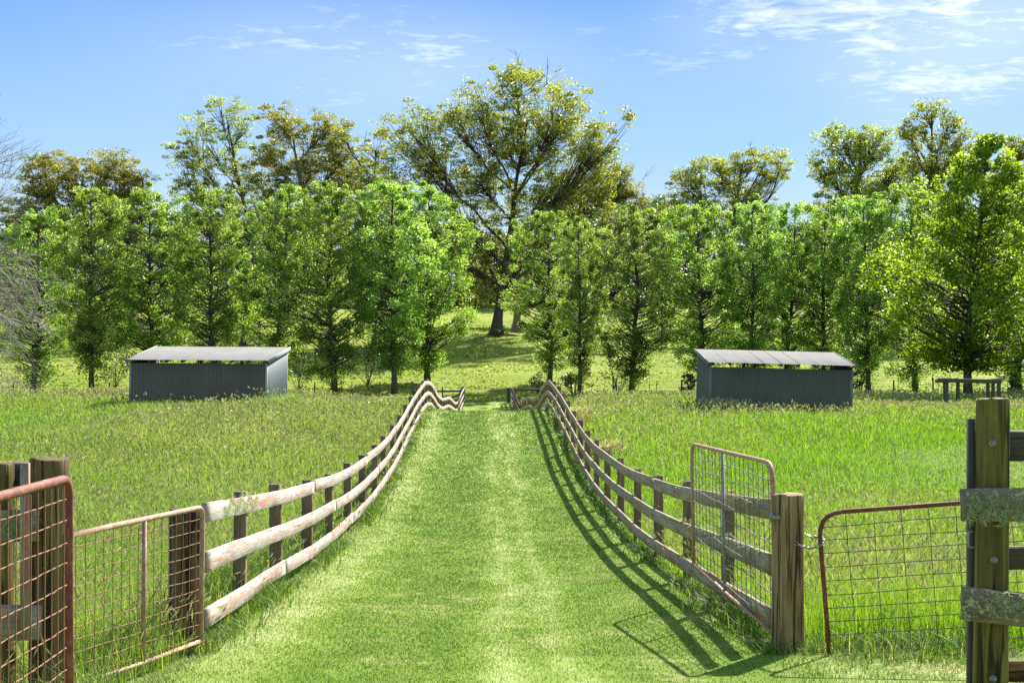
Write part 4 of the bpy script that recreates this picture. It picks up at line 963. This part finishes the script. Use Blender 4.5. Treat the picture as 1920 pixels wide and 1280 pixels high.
gum('gum_tree', 202, 185, [(505, 612), (480, 470), (450, 350), (425, 220)], [(425, 200, 35, 22), (370, 235, 36, 24), (405, 285, 60, 45), (340, 305, 34, 36), (420, 345, 75, 45), (350, 355, 30, 30), (320, 275, 14, 10), (455, 250, 25, 40), (440, 395, 90, 40), (370, 400, 50, 30)],
    .28, 80, 1.5, ('bark_gum', 'leaf_gum'), .42, 'airy leaning gum tree with open dark branches against the sky', GG, .6, 1.0, 15, 6)
gum('gum_tree', 203, 182, [(590, 610), (585, 430), (560, 330), (545, 240)], [(525, 220, 42, 25), (590, 235, 45, 28), (560, 290, 85, 50), (635, 260, 28, 40), (610, 340, 85, 45), (500, 320, 50, 45), (580, 395, 110, 40), (655, 320, 30, 50)],
    .29, 100, 1.8, ('bark_pale', 'leaf_orange'), .45, 'brown-olive gum tree with pale limbs next to the airy leaning one', GG, .6, 1.1, 15, 9)
gum('gum_tree', 204, 178, [(690, 605), (698, 440), (703, 300)], [(640, 250, 20, 25), (700, 290, 28, 45), (690, 350, 40, 45), (740, 370, 40, 40)],
    .28, 85, 1.7, ('bark_gum', 'leaf_gum'), .4, 'slender thin-leaved gum tree squeezed between the brown-olive one and the tallest', GG, .6, 1.0, 6, 3)
gum('gum_tree', 205, 175, [(165, 605), (160, 430), (150, 330)], [(95, 305, 45, 20), (200, 305, 60, 22), (85, 345, 65, 35), (170, 345, 85, 40), (245, 345, 45, 30), (60, 395, 60, 40), (150, 410, 100, 50), (250, 390, 50, 40)],
    .30, 110, 1.9, ('bark_gum', 'leaf_orange'), .6, 'broad rusty-brown gum crown with layered top above the bare grey branches', GG, .55, 1.2, 15, 0)
gum('gum_tree', 206, 190, [(1095, 615), (1100, 490), (1118, 390)], [(1115, 350, 60, 40), (1165, 350, 34, 40), (1100, 410, 80, 50), (1180, 400, 40, 40), (1060, 400, 40, 50)],
    .29, 105, 2.1, ('bark_pale', 'leaf_orange'), .5, 'dense brownish gum crown tucked under the tallest gum', GG, .7, 1.2, 8, 2)
gum('gum_tree', 207, 180, [(1362, 608), (1370, 450), (1388, 330)], [(1425, 298, 55, 20), (1395, 335, 60, 38), (1330, 325, 45, 32), (1285, 345, 36, 26), (1380, 395, 85, 40), (1290, 395, 50, 36), (1455, 325, 28, 22)],
    .29, 100, 2.0, ('bark_gum', 'leaf_orange'), .5, 'gum tree with golden flat-topped clumps behind the green-grey shed', GG, .5, 1.15, 15, 7)
gum('gum_tree', 208, 170, [(1598, 608), (1605, 430), (1612, 260)], [(1575, 262, 40, 28), (1640, 272, 45, 32), (1548, 315, 34, 30), (1620, 330, 75, 52), (1600, 390, 80, 50), (1680, 340, 26, 50)],
    .29, 110, 2.3, ('bark_gum', 'leaf_gum'), .5, 'broad dense dark-olive gum tree beside the taller two-tiered one', GG, .75, 1.1, 15, 0)
gum('gum_tree', 209, 165, [(1745, 606), (1748, 420), (1745, 215)], [(1745, 208, 40, 18), (1708, 245, 34, 18), (1785, 248, 34, 28), (1745, 285, 55, 42), (1728, 340, 50, 36), (1808, 300, 30, 32), (1780, 350, 50, 40)],
    .29, 95, 2.2, ('bark_gum', 'leaf_gum'), .5, 'tall two-tiered gum tree with sky showing through, beside the tallest bright tree', GG, .8, 1.0, 15, 0)
gum('gum_tree', 210, 168, [(1905, 606), (1908, 430), (1912, 270)], [(1905, 275, 24, 24), (1930, 310, 40, 50), (1900, 350, 40, 50)],
    .29, 95, 2.0, ('bark_gum', 'leaf_gum'), .4, 'dark gum tree cut by the view edge behind the tallest bright tree', GG, .75, 1.0, 6, 0)
LATE = []
BG = 'dark trees on the hill behind the row'
bgl = [(30, 430, 70, 225, 'dark hillside tree behind the bare grey branches'), (120, 445, 60, 205, 'dark hillside tree under the rusty-brown gum'), (245, 425, 75, 215, 'dark hillside tree over the grey shed back corner'), (345, 420, 70, 205, 'dark hillside tree under the airy leaning gum'), (450, 425, 75, 220, 'dark hillside tree between the two shedside row trees'),
       (560, 420, 75, 210, 'dark hillside tree under the brown-olive gum'), (670, 420, 75, 222, 'dark hillside tree behind the crooked-branch row tree'), (775, 425, 70, 215, 'dark hillside tree by the massive gum on its shaded side'), (860, 440, 60, 210, 'dark hillside tree close beside the massive trunk'),
       (935, 450, 60, 232, 'dark hillside tree seen straight behind the massive trunk'), (1010, 455, 60, 215, 'dark hillside tree just past the massive trunk'), (1140, 445, 80, 222, 'dark hillside tree under the dense brownish gum'), (1240, 395, 60, 215, 'dark rounded hillside tree topping the low dip in the skyline'), (1320, 430, 70, 225, 'dark hillside tree behind the shaded shed end'),
       (1430, 440, 70, 215, 'dark hillside tree under the golden flat-topped gum'), (1520, 440, 60, 210, 'dark hillside tree below the skyline notch'), (1640, 430, 80, 222, 'dark hillside tree under the broad dense gum'), (1750, 430, 70, 215, 'dark hillside tree under the two-tiered gum'), (1860, 420, 80, 222, 'dark hillside tree behind the tallest bright tree')]
for k, (px, ty, hwid, d, lab) in enumerate(bgl):
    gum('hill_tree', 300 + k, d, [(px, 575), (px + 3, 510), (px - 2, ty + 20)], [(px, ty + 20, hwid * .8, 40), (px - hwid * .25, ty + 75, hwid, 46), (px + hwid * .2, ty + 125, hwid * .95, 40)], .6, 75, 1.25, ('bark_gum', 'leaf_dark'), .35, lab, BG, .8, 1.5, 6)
gum('forked_tree', 330, 150, [(1103, 655), (1108, 615), (1118, 560), (1125, 480)], [(1120, 470, 50, 40), (1085, 520, 40, 36), (1160, 520, 36, 40), (1120, 420, 40, 40)], .3, 50, 1.1, ('bark_gum', 'leaf_dark'), .5, 'dark forked tree on the slope behind the slim row tree', BG, .7, 1.0, 7)
gum('hill_tree', 331, 168, [(966, 615), (972, 570), (985, 500)], [(985, 490, 40, 40), (1000, 450, 40, 36)], .3, 50, 1.1, ('bark_pale', 'leaf_dark'), .55, 'smaller pale-trunked tree next to the massive gum trunk', BG, .7, 1.0, 5)

ms = [(40, 150, 'dark understorey tree on the slope low behind the bare grey branches'), (222, 150, 'dark understorey tree on the slope over the near edge of the sunlit-end shed roof'), (338, 160, 'dark understorey tree on the slope above the sunlit-end shed roof'), (455, 151, 'dark understorey tree on the slope above the sunlit-end shed front'), (572, 158, 'dark understorey tree on the slope by the shed and the fallen log'),
      (700, 152, 'dark understorey tree on the slope next to the fallen log'), (1245, 152, 'dark understorey tree on the slope between open-grass row tree and shed'), (1385, 156, 'dark understorey tree on the slope above the green-grey shed roof'), (1470, 163, 'dark understorey tree on the slope below the skyline notch'), (1590, 150, 'dark understorey tree on the slope over the far end of the green-grey shed'), (1680, 158, 'dark understorey tree on the slope beside the pale-trunked row tree'), (1860, 152, 'dark understorey tree on the slope behind the timber frame')]
for k, (px, d, lab) in enumerate(ms):
    b = 690 + 12.5 - (gz(X(px, d), d)) * F / d
    b = HZ - (gz(X(px, d), d) - EYE) * F / d; o_ = 14 * math.sin(k * 2.7)
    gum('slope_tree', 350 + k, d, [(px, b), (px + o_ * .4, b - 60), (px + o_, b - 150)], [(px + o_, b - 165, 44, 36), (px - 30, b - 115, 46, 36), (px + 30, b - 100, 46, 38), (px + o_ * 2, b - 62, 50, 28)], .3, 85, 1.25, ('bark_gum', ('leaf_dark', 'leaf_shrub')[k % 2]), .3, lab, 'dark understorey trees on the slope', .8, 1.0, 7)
for k, (px, d, w_, h_, lab) in enumerate([(215, 116, 90, 70, 'low dark bush beyond the near corner of the sunlit-end shed'), (470, 116, 80, 60, 'low dark bush at the foot of the forked row tree'), (690, 117, 80, 70, 'low dark bush between the log and the crooked-branch row tree'), (1380, 117, 90, 80, 'low dark bush rising behind the green-grey shed roof'), (1560, 116, 80, 80, 'low dark bush behind the far end of the green-grey shed')]):
    LATE.append((px, d, w_, h_, lab, 520 + k))

# bare bleached casuarina at the edge of the frame
def bare_tree():
    rng = np.random.default_rng(401); d = 62; x0 = X(-95, d); z0 = gz(x0, d); tb, wb = MB(), MB()
    TP = np.array([(x0, d, z0 - .3), (x0 + .1, d, z0 + 3), (x0 + .3, d + .2, z0 + 7), (x0 + .2, d, z0 + 11.5)])
    tube(tb, TP, [.28, .2, .14, .03], 9)
    ends = [(0, 250), (15, 300), (5, 330), (20, 430), (0, 460), (50, 500), (62, 530), (70, 560), (50, 590), (55, 610), (30, 640), (40, 660), (10, 690), (0, 720), (25, 540), (0, 560), (-10, 600), (55, 480), (0, 390), (15, 575), (35, 520), (0, 640)]
    for (ex, ey) in ends:
        b = np.array([X(ex, d), d + rng.normal(0, 1.8), Z(ey, d)]); zt = np.clip(b[2] + rng.uniform(-.5, 1.6), z0 + 1.5, z0 + 10.5)
        a = np.array([np.interp(zt, TP[:, 2], TP[:, q]) for q in range(3)])
        P = limb(tb, a, b, .085, .014, rng, -.25 if ey > 450 else .12, 10, 5)
        for q in range(20):
            i = rng.integers(2, 10); p = P[i]; L = rng.uniform(.6, 1.9)
            dr = np.array([rng.uniform(.1, 1), rng.normal(0, .5), rng.normal(-.45 if ey > 430 else .3, .4)]); dr /= np.linalg.norm(dr)
            PP = limb(wb, p, p + dr * L, .014, .006, rng, -.2, 5, 3)
            for _ in range(3):
                j = rng.integers(1, 5); d2 = dr + rng.normal(0, .45, 3); limb(wb, PP[j], PP[j] + d2 * rng.uniform(.3, .8), .008, .005, rng, -.2, 4, 3)
    root = empty('bare_tree', (x0, d, z0), 'leafless grey tree reaching drooping bleached twigs into the view', 'tree')
    tb.build('trunk', M['twig_grey'], root, (x0, d, z0), flat=False); wb.build('twigs', M['twig_grey'], root, (x0, d, z0))
bare_tree()

def shrub(px, d, wpx, hpx, label, seed, group='small shrubs at the feet of the row trees', airy=1.0):
    rng = np.random.default_rng(seed); tb, cb = MB(), MB(); x0 = X(px, d); z0 = gz(x0, d); s = d / F; w_, h_ = wpx * s / 2, hpx * s
    C = []
    for k in range(16):
        c = np.array([x0 + rng.normal(0, .5) * w_, d + rng.normal(0, .5) * w_, z0 + h_ * rng.uniform(.25, 1)])
        limb(tb, (x0, d, z0 - .05), c, .025, .008, rng, .1, 5, 4)
        m = int(45 * airy); v = rng.normal(0, 1, (m, 3)); C.append(c + v * np.array([.16, .16, .13]) * w_ * 1.2)
    C = np.concatenate(C); leaves(cb, C, .17, rng, rng.uniform(0, 1, len(C)), .1, .3)
    root = empty('shrub', (x0, d, z0), label, 'shrub', group)
    tb.build('stems', M['bark_plane'], root, (x0, d, z0)); cb.build('foliage', M['leaf_shrub'], root, (x0, d, z0))
shrub(1074, 109, 40, 36, 'low dark shrub at the foot of the slim row tree', 501)
shrub(1291, 108, 30, 44, 'dark shrub against the shaded end wall of the green-grey shed', 502)
shrub(1608, 108, 46, 48, 'dark shrub beside the trunk just past the green-grey shed', 503)
shrub(1898, 107, 22, 40, 'small upright shrub near the last dark trunk', 504, airy=.6)
shrub(1012, 112, 34, 46, 'sparse sapling behind the end rail of the shaded fence', 505, airy=.4)
shrub(1157, 109, 60, 110, 'bushy dark sapling leaning beside the open-grass row tree', 506)
shrub(560, 112, 70, 90, 'light leafy bush beside the sunlit shed wall', 507)
shrub(60, 112, 120, 60, 'broad dark bush under the bare grey branches', 508)
shrub(330, 150, 60, 40, 'bush glimpsed on the slope over the grey shed roof', 509)
shrub(935, 158, 30, 16, 'low bush in front of the massive gum trunk', 510)

for (px, d, w_, h_, lab, sd2) in LATE: shrub(px, d, w_, h_, lab, sd2, airy=1.6)
# fallen log and bark litter on the slope
rng = np.random.default_rng(601); d = 141; x0 = X(640, d); z0 = gz(x0, d); mb = MB()
tube(mb, [(X(590, d), d + .5, z0 + .5), (X(615, d), d + .2, z0 + .45), (X(645, d), d, z0 + .35), (X(672, d), d - .3, z0 + .12)], [.2, .32, .36, .22], 9)
tube(mb, [(X(612, d), d + .2, z0 + .5), (X(600, d), d, z0 + 1.1), (X(596, d), d - .2, z0 + 1.4)], [.14, .09, .04], 6); tube(mb, [(X(650, d), d, z0 + .5), (X(640, d), d, z0 + 1.1)], [.12, .05], 6)
o = mb.build('fallen_log', M['log'], loc=(x0, d, z0), flat=False); tag(o, 'grey fallen log with stub branches lying on the shaded slope', 'log')
mb = MB(); x0 = X(950, 158); z0 = gz(x0, 158)
for k in range(70):
    a = rng.uniform(0, 6.28); r_ = rng.uniform(0, 1) ** .5; c = np.array([x0 + math.cos(a) * r_ * 1.4, 158 + math.sin(a) * r_ * .8, z0 + .25 * (1 - r_) + .03]); q = rng.uniform(0, 6.28)
    box(mb, c, (rng.uniform(.2, .6), rng.uniform(.05, .12), .06), q, u0=k)
o = mb.build('bark_pile', M['litter'], loc=(x0, 158, z0)); tag(o, 'reddish heap of shed bark at the base of the massive gum', 'bark heap')
